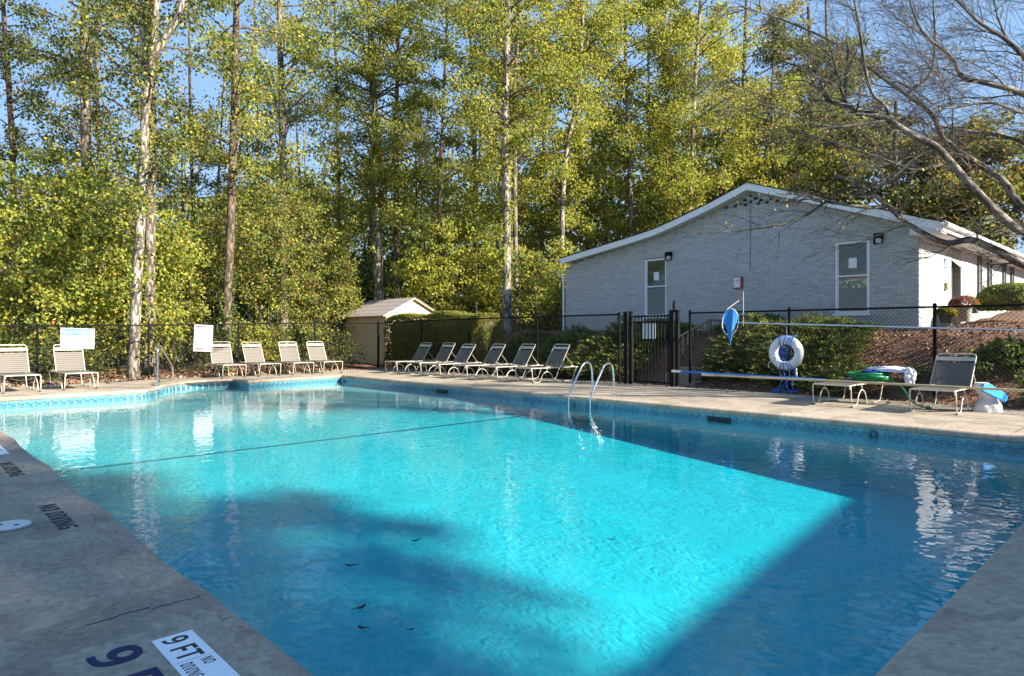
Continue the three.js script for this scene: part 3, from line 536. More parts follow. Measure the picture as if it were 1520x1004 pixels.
// ------------------------------------------------------------------ poolside things
// ladder rails
{
  const l = thing('pool_ladder', 'stainless steel pool ladder with two looped handrails', 'pool ladder', P(9.55, 11.25), TH - Math.PI / 2); // x = b, z = -a
  for (const z of [-0.31, 0.31]) {
    mesh('handrail', bent([[0.72, -0.05, z], [0.72, 0.42, z], [0.66, 0.73, z], [0.40, 0.73, z], [-0.09, 0.05, z], [-0.1, -0.2, z], [-0.1, -0.95, z]], 0.2, 0.024, 12), steel, l);
    mesh('anchor_ring', new THREE.CylinderGeometry(0.055, 0.06, 0.025, 16).translate(0.72, 0.014, z), steel, l);
  }
  for (const y of [-0.29, -0.5]) mesh('tread', rbox(0.08, 0.03, 0.6, -0.1, y, 0, 0.01), std([0.06, 0.1, 0.13], 0.5), l);
}
{
  const l = thing('grab_rail', 'stainless grab rail at the curved shallow steps', 'handrail', P(20.0, 5.55), TH);
  const p = onGround(234, 573, 0), q = onGround(257, 563.5, 0), top = 1.04, d = new V3().subVectors(q, p).setY(0); l.position.copy(p); l.rotation.y = 0;
  mesh('rail_tube', bent([[0, -0.6, 0], [0, top, 0], [d.x * 0.16, top + 0.01, d.z * 0.16], [d.x * 0.95, 0.42, d.z * 0.95], [d.x, -0.02, d.z]], 0.16, 0.032, 10), steel, l);
  mesh('brace', bent([[0.0, 0.05, 0], [d.x * 0.2, 0.2, d.z * 0.2], [d.x * 0.95, 0.02, d.z * 0.95]], 0.08, 0.02, 8), steel, l);
}
// poles
const tanM = std([0.50, 0.40, 0.22], 0.5), blueM = std([0.02, 0.14, 0.5], 0.4);
{
  const p = thing('long_pole', 'long tan pole laid level across the two loungers', 'pole', P(8.0, 13.62, 0.455)), e = P(-2, 13.45, 0.475).sub(p.position);
  mesh('pole_tube', tube([[0, 0, 0], e], 0.022, 10), tanM, p); mesh('end_grip', tube([new V3(), e.clone().setLength(0.3)], 0.027, 10), std([0.6, 0.55, 0.42], 0.6), p);
  const q = thing('brush_pole', 'blue pole with a white tip left of the life ring', 'pole', P(8.95, 14.1, 0.47)), f = P(5.4, 13.95, 0.45).sub(q.position);
  mesh('pole_tube', tube([[0, 0, 0], f], 0.024, 10), blueM, q); mesh('tip', tube([f.clone().setLength(-0.16), f.clone().setLength(0.1)], 0.03, 10), std([0.7, 0.68, 0.62], 0.5), q);
  const z0 = P(8.1, 15.5, 1.66);
  const n = thing('skimmer_net', 'blue leaf net on a long grey pole hung along the fence', 'pool net', z0), far = P(2.25, 15.5, 1.455).sub(z0);
  mesh('pole_tube', tube([[0, 0, 0], far], 0.019, 10), aluminium, n);
  const hoop = []; for (let i = 0; i <= 24; i++) { const q = i / 24 * Math.PI * 2; hoop.push(new V3(-0.2 + Math.sin(q) * 0.17 + Math.cos(q) * 0.02, 0.02 + Math.cos(q) * 0.33, Math.sin(q) * 0.1)); }
  mesh('hoop', sweep(hoop, 0.014, 6), std([0.45, 0.5, 0.55], 0.4), n);
  const pos = [], idx = [], R = 14; // netting over the hoop, sagging to a point below it
  for (let k = 0; k <= R; k++) for (let i = 0; i <= 24; i++) { const t = k / R, x = -1 + i / 12, top = 0.34 - 0.33 * (1 - Math.sqrt(Math.max(0, 1 - x * x * 0.98))), low = -0.58 + 0.5 * Math.pow(Math.abs(x), 1.1), w = 0.17 * (1 - 0.45 * t * t), y = lerp(top, low, t); pos.push(-0.2 - 0.03 * t + x * w, y, 0.05 + 0.11 * Math.sin(Math.PI * Math.min(1, t * 0.75 + 0.1)) * (1 - x * x) + 0.018 * Math.sin(x * 9 + t * 3) * t + x * 0.1 * (1 - t)); }
  for (let k = 0; k < R; k++) for (let i = 0; i < 24; i++) { const a = k * 25 + i; idx.push(a, a + 25, a + 1, a + 1, a + 25, a + 26); }
  const g = new THREE.BufferGeometry(); g.setAttribute('position', new THREE.Float32BufferAttribute(pos, 3)); g.setIndex(idx); g.computeVertexNormals();
  mesh('net_bag', g, new THREE.MeshPhysicalMaterial({ color: lin(0.03, 0.28, 0.72), roughness: 0.9, transmission: 0.35, thickness: 0, side: THREE.DoubleSide }), n);
  mesh('bracket', merge([tube([[-0.28, 0.34, 0], [0.02, 0.56, 0]], 0.016, 6), tube([[0.12, -0.08, 0.02], [0.12, 0.78, 0.02]], 0.009, 6)]), std([0.5, 0.42, 0.3], 0.7), n);
}
// life ring
{
  const c = at(1167, 524, 15.6), l = thing('life_ring', 'white life ring with tangled blue rope hung on the fence', 'life ring', c, TH + Math.PI);
  const pts = []; const tor = new THREE.TorusGeometry(0.305, 0.105, 16, 56).scale(1, 1, 0.85); mesh('ring_body', tor, std([0.72, 0.72, 0.72], 0.5), l);
  for (let k = 0; k < 4; k++) { const q = k * Math.PI / 2 + 0.5; mesh('band', new THREE.TorusGeometry(0.109, 0.012, 8, 24).scale(1, 1, 4.5).rotateY(Math.PI / 2).rotateZ(0).translate(0.305, 0, 0).rotateZ(q).rotateY(0), std([0.70, 0.70, 0.71], 0.6), l); }
  mesh('hanger', tube([[0.02, 0.40, 0], [0, 0.55, -0.02], [0, 0.62, -0.05]], 0.008, 6), std([0.7, 0.7, 0.7], 0.7), l);
  const ropeM = std([0.015, 0.11, 0.5], 0.7), lay = (pts, r = 0.011) => mesh('rope', sweep(smoothPath(pts.map((p) => new V3(-p[0], p[1], -p[2])), 26), r, 6), ropeM, l);
  for (const [x0, x1] of [[-0.22, -0.05], [-0.14, 0.0], [-0.02, 0.03], [0.12, 0.05]]) lay([[x1, -0.02, -0.02], [(x0 + x1) / 2, 0.2, -0.13], [x0, 0.36, -0.1], [x0 * 1.1, 0.41, 0.02]]);
  lay([[-0.05, 0.0, -0.04], [0.06, 0.1, -0.1], [0.1, -0.08, -0.12], [0, -0.16, -0.1], [-0.08, -0.06, -0.13], [0.05, 0.02, -0.13], [0.1, -0.16, -0.1]], 0.014);
  lay([[0.0, -0.1, -0.1], [0.05, 0.06, -0.14], [0.13, 0.0, -0.1], [0.02, -0.19, -0.12], [-0.06, -0.14, -0.09]], 0.014);
  for (const [x, s] of [[-0.25, -1], [0.02, 1], [0.12, 1], [-0.12, -1]]) lay([[x * 0.5, -0.24, -0.13], [x, -0.45, -0.08], [x - 0.06 * s, -0.66, -0.1], [x + 0.02, -0.82, -0.14], [x + 0.14 * s, -0.9, -0.16]]);
  lay([[-0.3, -0.88, -0.15], [-0.1, -0.9, -0.2], [0.1, -0.86, -0.14], [0.22, -0.91, -0.2], [0.05, -0.92, -0.24]], 0.013);
  mesh('strap_end', merge([sweep(smoothPath([new V3(0.2, -0.36, -0.09), new V3(0.22, -0.5, -0.06), new V3(0.25, -0.64, -0.08)], 8), 0.018, 6), sweep(smoothPath([new V3(-0.37, -0.2, 0), new V3(-0.42, -0.28, 0.02), new V3(-0.4, -0.36, 0.03)], 8), 0.01, 6)]), std([0.7, 0.68, 0.62], 0.8), l);
}
// hose, towels, bag
{
  const h = thing('garden_hose', 'coiled green garden hose lying on the flat lounger', 'hose', P(4.75, 14.55, 0.44), TH - Math.PI / 2), pts = [];
  for (let i = 0; i <= 220; i++) { const q = i / 220 * Math.PI * 2 * 9, k = i / 220; pts.push(new V3(Math.cos(q) * (0.27 + 0.05 * Math.sin(i * 0.37)), 0.02 + 0.13 * k + 0.012 * Math.sin(q * 1.7), Math.sin(q) * (0.36 + 0.06 * Math.cos(i * 0.23)))); }
  const hm = std([0.01, 0.20, 0.06], 0.35); mesh('coil', sweep(pts, 0.019, 6), hm, h);
  mesh('hose_tail', sweep(smoothPath([new V3(-0.1, 0.06, 0.34), new V3(-0.02, -0.06, 0.55), new V3(-0.2, -0.38, 0.85), new V3(-0.3, -0.425, 1.1), new V3(-0.5, -0.425, 1.2)], 24), 0.016, 6), hm, h);
  mesh('nozzle', tube([[-0.5, -0.42, 1.2], [-0.6, -0.42, 1.15]], 0.024, 8), std([0.02, 0.3, 0.12], 0.4), h);
}
function lump(w, h, d, sc, sd, flat) { // a crumpled soft heap, flattened below
  const g = new THREE.SphereGeometry(1, 40, 24), p = g.attributes.position;
  for (let i = 0; i < p.count; i++) { let x = p.getX(i), y = p.getY(i), z = p.getZ(i); const n = 1 + sc * (Math.sin(x * 5 + sd) * Math.sin(z * 4 + y * 3) + 0.5 * Math.sin(y * 9 + x * 7 + sd) + 0.4 * Math.sin(z * 11 - x * 6)); x *= n; z *= n; y *= n; if (y < -flat) y = -flat; p.setXYZ(i, x * w, (y + flat) * h, z * d); }
  g.computeVertexNormals(); return g;
}
{
  const t = thing('towel_heap', 'white towel over a dark blue cloth heaped on the green hose', 'towels', P(4.55, 14.62, 0.57), TH - Math.PI / 2);
  mesh('blue_cloth', lump(0.22, 0.07, 0.24, 0.1, 1.3, 0.5).translate(0, 0, -0.12), std([0.012, 0.03, 0.22], 0.9), t);
  mesh('white_towel', lump(0.2, 0.075, 0.40, 0.13, 4.1, 0.35).translate(0.05, 0.065, 0.12), std([0.62, 0.66, 0.76], 0.95), t);
  mesh('towel_end', lump(0.15, 0.17, 0.09, 0.16, 2.2, 0.85).translate(0.02, -0.16, 0.50), std([0.66, 0.69, 0.76], 0.95), t);
}
{
  const b = thing('white_sack', 'slumped white sack standing by the raised lounger', 'sack', onGround(1466, 611), 0.3);
  const g = new THREE.CylinderGeometry(0.12, 0.25, 0.52, 36, 18), p = g.attributes.position;
  for (let i = 0; i < p.count; i++) { const x = p.getX(i), y = p.getY(i), z = p.getZ(i), q = Math.atan2(z, x), t = y / 0.52 + 0.5, n = 1 + 0.1 * Math.sin(q * 3 + y * 9) + 0.06 * Math.sin(q * 7 - y * 14) - 0.22 * Math.exp(-(((t - 0.42) / 0.1) ** 2)) + 0.12 * Math.exp(-(((t - 0.62) / 0.12) ** 2)); p.setXYZ(i, x * n * 0.95 - 0.14 * t * t + 0.1 * Math.exp(-(((t - 0.55) / 0.15) ** 2)), y + 0.26, z * n * 0.8); }
  g.computeVertexNormals(); mesh('sack_body', g, std([0.66, 0.63, 0.58], 0.9), b);
  const k = thing('kickboard', 'bright blue kickboard leaning on the white sack', 'kickboard', onGround(1450, 611).setY(0.36), 0.35);
  const sh = new THREE.Shape(); sh.moveTo(-0.3, -0.06); sh.lineTo(0.3, -0.06); sh.quadraticCurveTo(0.36, 0, 0.3, 0.06); sh.lineTo(-0.2, 0.1); sh.quadraticCurveTo(-0.34, 0.06, -0.3, -0.06);
  const kg = new THREE.ExtrudeGeometry(sh, { depth: 0.035, bevelEnabled: true, bevelSize: 0.01, bevelThickness: 0.01, bevelSegments: 2 }); kg.rotateZ(-0.36); kg.translate(0.02, 0, 0.27);
  mesh('board', kg, std([0.015, 0.25, 0.75], 0.45), k);
}
// signs on the left fence
function signAt(name, label, u0, v0, u1, v1, draw, tilt, off = 0.06) {
  const uc = (u0 + u1) / 2, r = (uc - 760) / F; let zf = 20; for (let i = 0; i < 30; i++) { const [a, b] = toAB(r * zf, -zf); zf += (leftB(b) - off - a) * 0.9; }
  const [, b] = toAB(r * zf, -zf), h = (v1 - v0) / F * zf;
  const s = thing(name, label, 'sign', at(uc, (v0 + v1) / 2, zf), TH + 0.1);
  const wid = Math.abs((u1 - u0) / F * zf / (0.724 - r * 0.69 * 1)) , front = std([1, 1, 1], 0.55, { map: canvasTex(512, Math.round(512 * h / wid), draw) }), white = std([0.75, 0.75, 0.75], 0.6);
  const g = mesh('board', box(0.012, h, wid), [white, front, white, white, white, white], s); g.rotation.x = tilt;
  return s;
}
signAt('warning_sign', 'white sign with blue WARNING band on the fence behind a lounger', 89, 487.5, 141, 518, (x, w, h) => {
  x.fillStyle = '#9c9c9c'; x.fillRect(0, 0, w, h); x.fillStyle = '#1f6fb0'; x.fillRect(14, 12, w - 28, h * 0.30); x.fillStyle = '#a8a8a8'; x.font = 'bold ' + Math.round(h * 0.27) + 'px sans-serif'; x.textAlign = 'center'; x.textBaseline = 'middle'; x.fillText('WARNING', w / 2, 12 + h * 0.16);
  x.fillStyle = '#8c1f35'; x.font = 'bold ' + Math.round(h * 0.17) + 'px sans-serif'; x.fillText('NO LIFEGUARD', w / 2, h * 0.52); x.fillText('ON DUTY', w / 2, h * 0.73); x.fillStyle = '#707070'; x.fillRect(w * 0.2, h * 0.88, w * 0.6, 6);
}, 0.03);
signAt('rules_sign', 'tall white rules sign with red headings tied to the fence', 287, 482.5, 316, 522, (x, w, h) => {
  x.fillStyle = '#9c9c9c'; x.fillRect(0, 0, w, h); x.fillStyle = '#9c2440'; x.fillRect(40, 30, 190, 34); x.fillRect(260, 34, 180, 26); x.fillRect(40, 78, 130, 20);
  x.fillStyle = '#7c7c80'; for (let i = 0; i < 11; i++) x.fillRect(50, 130 + i * 40, 300 + (i * 53) % 110, 9);
  x.fillStyle = '#9c2440'; x.fillRect(60, h - 90, 210, 34); x.fillRect(60, h - 46, 160, 22);
}, 0.05);

// writing on the deck
function deckPlate(name, label, a, b, la, lb, draw, thick, category, alpha) { // text runs towards smaller a, its top towards larger b
  const m = (i) => std([1, 1, 1], 0.55, { map: canvasTex(Math.round(512), Math.round(512 * lb / la), draw) });
  const s = thing(name, label, category, P(a, b, 0), TH + Math.PI); // x = -a, z = -b
  const w = std([0.7, 0.7, 0.7], 0.6), g = mesh('plate', box(la, thick, lb, la / 2, thick / 2 + 0.0006, -lb / 2), [w, w, m(), w, w, w], s);
  return s;
}
deckPlate('depth_marker', 'white 9 FT NO DIVING marker set in the near deck', 3.31, 0.895, 0.78, 0.172, (x, w, h) => {
  x.fillStyle = '#f2f2f4'; x.fillRect(0, 0, w, h); x.fillStyle = '#101014'; x.textBaseline = 'middle'; x.font = 'bold ' + Math.round(h * 1.0) + 'px sans-serif'; x.save(); x.translate(16, h * 0.52); x.scale(0.8, 0.85); x.fillText('9 FT', 0, 0); x.restore();
  x.fillRect(w * 0.385, 6, 1.2, h - 12); x.font = 'bold ' + Math.round(h * 0.42) + 'px sans-serif'; x.save(); x.translate(w * 0.41, 0); x.scale(0.62, 1); x.fillText('NO', 0, h * 0.27); x.fillText('DIVING', 0, h * 0.74); x.restore();
  x.lineWidth = 5; x.strokeStyle = '#c02030'; x.beginPath(); x.arc(w * 0.78, h * 0.5, h * 0.36, 0, 7); x.moveTo(w * 0.78 - h * 0.25, h * 0.25); x.lineTo(w * 0.78 + h * 0.25, h * 0.75); x.stroke();
}, 0.003, 'marker');
deckPlate('depth_marker', 'small white marker at the sunlit edge of the near deck', 10.5, 0.9, 0.9, 0.2, (x, w, h) => { x.fillStyle = '#f2f2f4'; x.fillRect(0, 0, w, h); x.fillStyle = '#26282c'; x.textBaseline = 'middle'; x.font = 'bold ' + Math.round(h * 0.42) + 'px sans-serif'; x.fillText('NO', w * 0.5, h * 0.28); x.fillText('DIVING', w * 0.5, h * 0.74); x.font = 'bold ' + Math.round(h * 0.9) + 'px sans-serif'; x.fillText('5 FT', 10, h * 0.52); }, 0.003, 'marker');
import { FontLoader } from 'three/addons/loaders/FontLoader.js';
import { TextGeometry } from 'three/addons/geometries/TextGeometry.js';
const font = await new FontLoader().loadAsync('fonts/droid/droid_sans_bold.typeface.json');
function stencil(text, label, a, b, la, hb, color) { // painted letters, 1.5 mm of paint on the slab
  const s = thing('painted_lettering', label, 'lettering', P(a, b, 0), TH + Math.PI), probe = new TextGeometry(text, { font, size: 1, depth: 0.01 }); probe.computeBoundingBox(); const k = la / probe.boundingBox.max.x;
  const adv = []; let x = 0; for (const ch of text) { const g = new TextGeometry(ch === ' ' ? 'i' : ch, { font, size: hb, depth: 0.002, bevelEnabled: false, curveSegments: 5 }); g.computeBoundingBox(); const wch = (font.data.glyphs[ch].ha / font.data.resolution) * hb; if (ch !== ' ') { g.rotateX(-Math.PI / 2); g.scale(1, 1, 1); adv.push([g, x]); } x += wch; }
  for (const [g, gx] of adv) { g.translate(gx, 0.0006, 0); g.scale(la / x, 1, 1); mesh('letter', g, std(color, 0.85), s); }
}
stencil('9 FT', 'large navy 9 FT painted beside the white depth marker', 3.36, 0.645, 0.66, 0.2, [0.012, 0.018, 0.075]);
stencil('NO DIVING', 'black NO DIVING stencil by the round skimmer lid', 6.55, 0.93, 0.92, 0.12, [0.02, 0.022, 0.026]);
stencil('NO DIVING', 'black NO DIVING stencil below the white edge marker', 9.0, 0.93, 0.95, 0.12, [0.02, 0.022, 0.026]);
{
  const c = onGround(12, 782), s = thing('skimmer_cover', 'round white skimmer lid set in the near deck', 'lid', c);
  mesh('lid_disc', new THREE.CylinderGeometry(0.135, 0.14, 0.012, 40).translate(0, 0.007, 0), std([0.62, 0.62, 0.60], 0.6), s);
  mesh('finger_hole', merge([new THREE.CylinderGeometry(0.016, 0.016, 0.004, 14).translate(0.06, 0.0135, 0), new THREE.CylinderGeometry(0.016, 0.016, 0.004, 14).translate(-0.06, 0.0135, 0)]), std([0.02, 0.02, 0.02], 0.9), s);
  mesh('lid_rim', new THREE.TorusGeometry(0.145, 0.006, 6, 40).rotateX(Math.PI / 2).translate(0, 0.004, 0), std([0.3, 0.3, 0.3], 0.8), s);
}

// ------------------------------------------------------------------ foliage
class Leaves {
  constructor() { this.p = []; this.c = []; this.n = 0; }
  add(x, y, z, L, W, tx, ty, tz, col) { // a leaf folded along its midrib, growing from (x, y, z) along t
    const l = Math.hypot(tx, ty, tz) || 1; tx /= l; ty /= l; tz /= l;
    let ax = rnd() - 0.5, ay = rnd() - 0.5, az = rnd() - 0.5, sx = ty * az - tz * ay, sy = tz * ax - tx * az, sz = tx * ay - ty * ax; const sl = Math.hypot(sx, sy, sz) || 1; sx /= sl; sy /= sl; sz /= sl;
    const nx = ty * sz - tz * sy, ny = tz * sx - tx * sz, nz = tx * sy - ty * sx, f = 0.18 * W, h = 0.45 * L, w = W / 2;
    this.p.push(x, y, z, x + tx * h + sx * w + nx * f, y + ty * h + sy * w + ny * f, z + tz * h + sz * w + nz * f, x + tx * L, y + ty * L, z + tz * L, x + tx * h - sx * w + nx * f, y + ty * h - sy * w + ny * f, z + tz * h - sz * w + nz * f);
    const k = rr(0.82, 1.18), r = col[0] * k, g = col[1] * k, b = col[2] * k; for (let i = 0; i < 4; i++) this.c.push(r, g, b);
    this.n++;
  }
  clump(x, y, z, sx, sy, sz, n, L, pal, droop = 0.5, shapeW = 0.85) {
    for (let i = 0; i < n; i++) { const l = L * rr(0.7, 1.25); this.add(x + gauss() * sx, y + gauss() * sy, z + gauss() * sz, l, l * shapeW, rnd() - 0.5, rnd() - 0.5 - droop * 0.5, rnd() - 0.5, choose(pal)); }
  }
  geo() {
    const g = new THREE.BufferGeometry(), idx = new Uint32Array(this.n * 6);
    for (let i = 0; i < this.n; i++) idx.set([i * 4, i * 4 + 1, i * 4 + 2, i * 4, i * 4 + 2, i * 4 + 3], i * 6);
    g.setAttribute('position', new THREE.BufferAttribute(Float32Array.from(this.p), 3)); g.setAttribute('color', new THREE.BufferAttribute(Float32Array.from(this.c), 3)); g.setIndex(new THREE.BufferAttribute(idx, 1));
    this.p = this.c = null; return g;
  }
}
const C = { yg: [0.43, 0.415, 0.055], y: [0.56, 0.47, 0.075], lime: [0.32, 0.38, 0.06], g: [0.13, 0.185, 0.036], dg: [0.04, 0.068, 0.016], or: [0.45, 0.20, 0.04], br: [0.26, 0.17, 0.08], ol: [0.26, 0.235, 0.05], red: [0.30, 0.07, 0.03], blu: [0.05, 0.085, 0.035] };
function choose(pal) { let t = rnd() * pal.t; for (const [c, w] of pal.l) { if ((t -= w) <= 0) return c; } return pal.l[0][0]; }
const palette = (o) => ({ l: Object.entries(o).map(([k, w]) => [C[k], w]), t: Object.values(o).reduce((a, b) => a + b, 0) });
const PAL = {
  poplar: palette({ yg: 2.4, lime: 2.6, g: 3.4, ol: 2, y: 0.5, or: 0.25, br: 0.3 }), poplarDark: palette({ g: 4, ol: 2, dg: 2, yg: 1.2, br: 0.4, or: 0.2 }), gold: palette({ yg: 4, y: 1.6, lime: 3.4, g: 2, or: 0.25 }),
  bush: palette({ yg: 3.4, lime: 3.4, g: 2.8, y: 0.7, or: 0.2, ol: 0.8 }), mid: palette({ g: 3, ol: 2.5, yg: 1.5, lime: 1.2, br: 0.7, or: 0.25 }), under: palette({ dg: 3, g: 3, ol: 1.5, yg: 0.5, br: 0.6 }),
  everMix: palette({ dg: 1.6, g: 2.4, ol: 2.4, yg: 0.8, br: 0.5 }), ever: palette({ dg: 2.4, g: 3, ol: 1.4, yg: 0.5 }), magnolia: palette({ g: 3, dg: 1, ol: 2.6, br: 0.9, or: 0.4, yg: 0.8 }), rust: palette({ br: 1.6, or: 0.8, ol: 3, yg: 2.2, g: 1.5 }), ivy: palette({ g: 3, blu: 2, lime: 1 }), red: palette({ red: 2, or: 2, br: 2 }),
};
function limbPath(p, az, el, len, droop, n = 5) {
  const pts = [p.clone()]; let e = el, z = az; const q = p.clone(), st = len / n;
  for (let i = 0; i < n; i++) { q.add(new V3(Math.cos(z) * Math.cos(e) * st, Math.sin(e) * st, Math.sin(z) * Math.cos(e) * st)); pts.push(q.clone()); e += droop / n + rr(-0.12, 0.12); z += rr(-0.22, 0.22); }
  return pts;
}
function pathAt(pts, y) { for (let i = 0; i < pts.length - 1; i++) if (y >= pts[i].y && y <= pts[i + 1].y) return pts[i].clone().lerp(pts[i + 1], (y - pts[i].y) / Math.max(1e-6, pts[i + 1].y - pts[i].y)); return (y < pts[0].y ? pts[0] : pts[pts.length - 1]).clone(); }
// a tall slender tree whose trunk runs through picture points at the distance zf
function tallTree(label, zf, px, o) {
  const pts = px.map(([u, v]) => at(u, v, zf)), low = pts[0], top = pts[pts.length - 1], dir = top.clone().sub(pts[pts.length - 2]).normalize(), H = o.top || 19;
  if (o.base !== undefined) pts.unshift(new V3(low.x + (o.bx || 0), o.base - 0.15, low.z));
  while (pts[pts.length - 1].y < H) pts.push(pts[pts.length - 1].clone().addScaledVector(dir, 2).add(new V3(rr(-0.12, 0.12), 0, rr(-0.12, 0.12))));
  const origin = pts[0].clone(), t = thing(o.name || 'tall_tree', label, 'tree', origin, 0, undefined), rel = pts.map((p) => p.clone().sub(origin));
  const path = smoothPath(rel, 26), rad = path.map((p, i) => o.r * (p.y < 0.5 ? 1.2 - 0.4 * p.y : 1) * (1 - 0.62 * i / 26));
  mesh('trunk', sweep(path, rad, 12, 0.06), o.bark || barkGrey, t);
  for (const fk of o.forks || []) { const f = smoothPath(fk.map(([u, v, dz]) => at(u, v, zf + (dz || 0)).sub(origin)), 10); mesh('limb', sweep(f, f.map((_, i) => (o.fr || o.r * 0.55) * (1 - 0.5 * i / 10)), 8), o.bark || barkGrey, t); }
  const lv = new Leaves(), br = [], n = o.limbs, pal = o.pal || PAL.poplar, L = o.leaf || 0.15;
  for (let i = 0; i < n; i++) {
    const y = lerp(o.y0, Math.min(o.y1 ?? H, H), Math.pow((i + rnd()) / n, o.bias || 1)) - origin.y, p = pathAt(path, y), k = (y + origin.y - o.y0) / ((o.y1 ?? H) - o.y0), R = (o.R || 2.6) * (0.5 + 0.8 * Math.sin(Math.PI * clamp(0.12 + 0.8 * k, 0, 1))) * rr(0.55, 1.1);
    const lp = limbPath(p, o.az !== undefined && rnd() < 0.6 ? o.az + rr(-1.1, 1.1) : rnd() * 6.283, rr(0.1, 0.75), R, rr(-0.5, 0.3));
    br.push(sweep(lp, lp.map((_, j) => Math.max(0.008, (o.r * 0.17 + 0.012) * (1 - j / 5.4))), 5));
    const cl = Math.round((o.cl || 5) * 1.3); for (let j = 0; j < cl; j++) { const s = 0.3 + 0.7 * Math.sqrt((j + rnd()) / cl), q = lp[Math.min(5, Math.round(s * 5))]; const cx = q.x + gauss() * 0.3, cy = q.y + gauss() * 0.25 - 0.08, cz = q.z + gauss() * 0.3; lv.clump(cx, cy, cz, 0.42, 0.27, 0.42, Math.round((o.per || 26) * 1.75 * rr(0.5, 1.4)), L * 0.84, pal); }
  }
  for (let i = 0; i < (o.vine || 0); i++) { const y = rr(o.v0, o.v1) - origin.y, p = pathAt(path, y), q = rnd() * 6.28; lv.clump(p.x + Math.cos(q) * o.r * 1.05, y, p.z + Math.sin(q) * o.r * 1.05, 0.1, 0.16, 0.1, 14, L * 0.75, o.vpal || PAL.poplar); }
  if (br.length) mesh('branches', merge(br), barkBrown, t);
  mesh('crown', lv.geo(), leafMat, t);
  return t;
}
// a bush or small tree: stems from the ground, clumps of leaves through an uneven volume
function bush(name, label, category, base, blobs, o) {
  const t = thing(name, label, category, base, 0, o.group), lv = new Leaves(), st = [], pal = o.pal || PAL.bush;
  for (const [bx, by, bz, rx, ry, rz, n0] of blobs) {
    const n = Math.round(n0 * (o.dense || 1.5));
    for (let i = 0; i < n; i++) {
      let x, y, z, d; do { x = rr(-1, 1); y = rr(-1, 1); z = rr(-1, 1); d = x * x + y * y + z * z; } while (d > 1 || rnd() > 0.35 + 0.65 * d);
      const w = 1 + 0.22 * Math.sin(x * 5 + bx * 3 + y * 4) * Math.sin(z * 4 + by), cx = bx + x * rx * w, cy = by + y * ry * w, cz = bz + z * rz * w; if (cy < 0.05) continue;
      const s = o.s || 0.3; lv.clump(cx, cy, cz, s, s * 0.6, s, Math.round((o.per || 22) * 1.3 * rr(0.6, 1.4)), (o.leaf || 0.13) * 0.86, pal, o.droop ?? 0.5, o.w || 0.85);
    }
    for (let i = 0; i < (o.stems ?? 4); i++) { const s = new V3(rr(-0.3, 0.3) * (o.spread || 1) + bx * 0.5, -0.1, rr(-0.3, 0.3) + bz * 0.5), e = new V3(bx + rr(-0.7, 0.7) * rx, by + rr(0, 0.8) * ry, bz + rr(-0.7, 0.7) * rz), m = s.clone().lerp(e, 0.5).add(new V3(rr(-0.2, 0.2), ry * 0.12, rr(-0.2, 0.2))), p = smoothPath([s, m, e], 8); st.push(sweep(p, p.map((_, j) => (o.sr || 0.035) * (1 - j / 10)), 5)); }
  }
  if (st.length) mesh('stems', merge(st), barkTwig, t);
  mesh('crown', lv.geo(), o.mat || leafMat, t);
  return t;
}

// tall trees, left to right
tallTree('tall grey trunk rising behind the yellow bush at far left', 27, [[130, 300], [127, 200], [126, 100], [124, 0]], { base: -0.2, r: 0.23, y0: 6.5, y1: 19, limbs: 46, R: 2.6, per: 22, pal: PAL.poplarDark, leaf: 0.14 });
tallTree('thin dark tree close beside the far left grey trunk', 31, [[150, 400], [146, 200], [143, 100], [145, 0]], { base: -0.2, r: 0.11, y0: 5, y1: 19, limbs: 30, R: 2.4, per: 18, pal: PAL.poplarDark, leaf: 0.14, bark: barkBrown });
tallTree('white barked tree forking high above the warning sign', 20.8, [[198, 545], [203, 420], [212, 260], [216, 160], [226, 80], [233, 0]], { base: 0, r: 0.175, vine: 60, v0: 2.6, v1: 9, vpal: PAL.bush, bark: barkWhite, y0: 4.2, y1: 15.5, top: 15, limbs: 34, R: 2.2, per: 20, leaf: 0.13, pal: PAL.poplarDark, forks: [[[226, 84], [243, 60], [266, 18], [284, -40], [300, -90]], [[215, 150], [213, 70, 0.2], [210, -10, 0.3], [208, -80, 0.4]]], fr: 0.12 });
tallTree('brownish trunk standing close behind the white forked tree', 22.6, [[221, 545], [222, 420], [223, 300], [225, 200], [224, 90], [222, 0]], { base: 0, r: 0.2, y0: 7.5, y1: 17, top: 17, limbs: 24, R: 2.2, per: 18, leaf: 0.13, pal: PAL.poplarDark });
tallTree('ivy footed dark trunk behind the rules sign', 24, [[336, 530], [338, 430], [342, 340], [345, 240], [349, 130], [351, 0]], { base: -0.1, r: 0.185, bark: barkBrown, y0: 7.0, y1: 17.5, limbs: 42, R: 2.7, per: 22, leaf: 0.13, pal: PAL.poplar, vine: 90, v0: 0.1, v1: 3.9, vpal: PAL.ivy });
tallTree('pale straight trunk between the ivy trunk and the flaky trunk', 30, [[421, 360], [420, 240], [417, 120], [415, 0]], { base: -0.2, r: 0.2, y0: 6, y1: 20, limbs: 46, R: 2.9, per: 22, leaf: 0.14, pal: PAL.poplar });
tallTree('flaky white trunk directly behind the shed roof', 34, [[563, 470], [561, 380], [558, 260], [555, 150], [551, 60], [548, 0]], { base: -0.1, r: 0.29, bark: barkFlaky, y0: 6.5, y1: 21, limbs: 60, R: 2.8, per: 24, leaf: 0.14, vine: 130, v0: 5, v1: 16, pal: PAL.poplar });
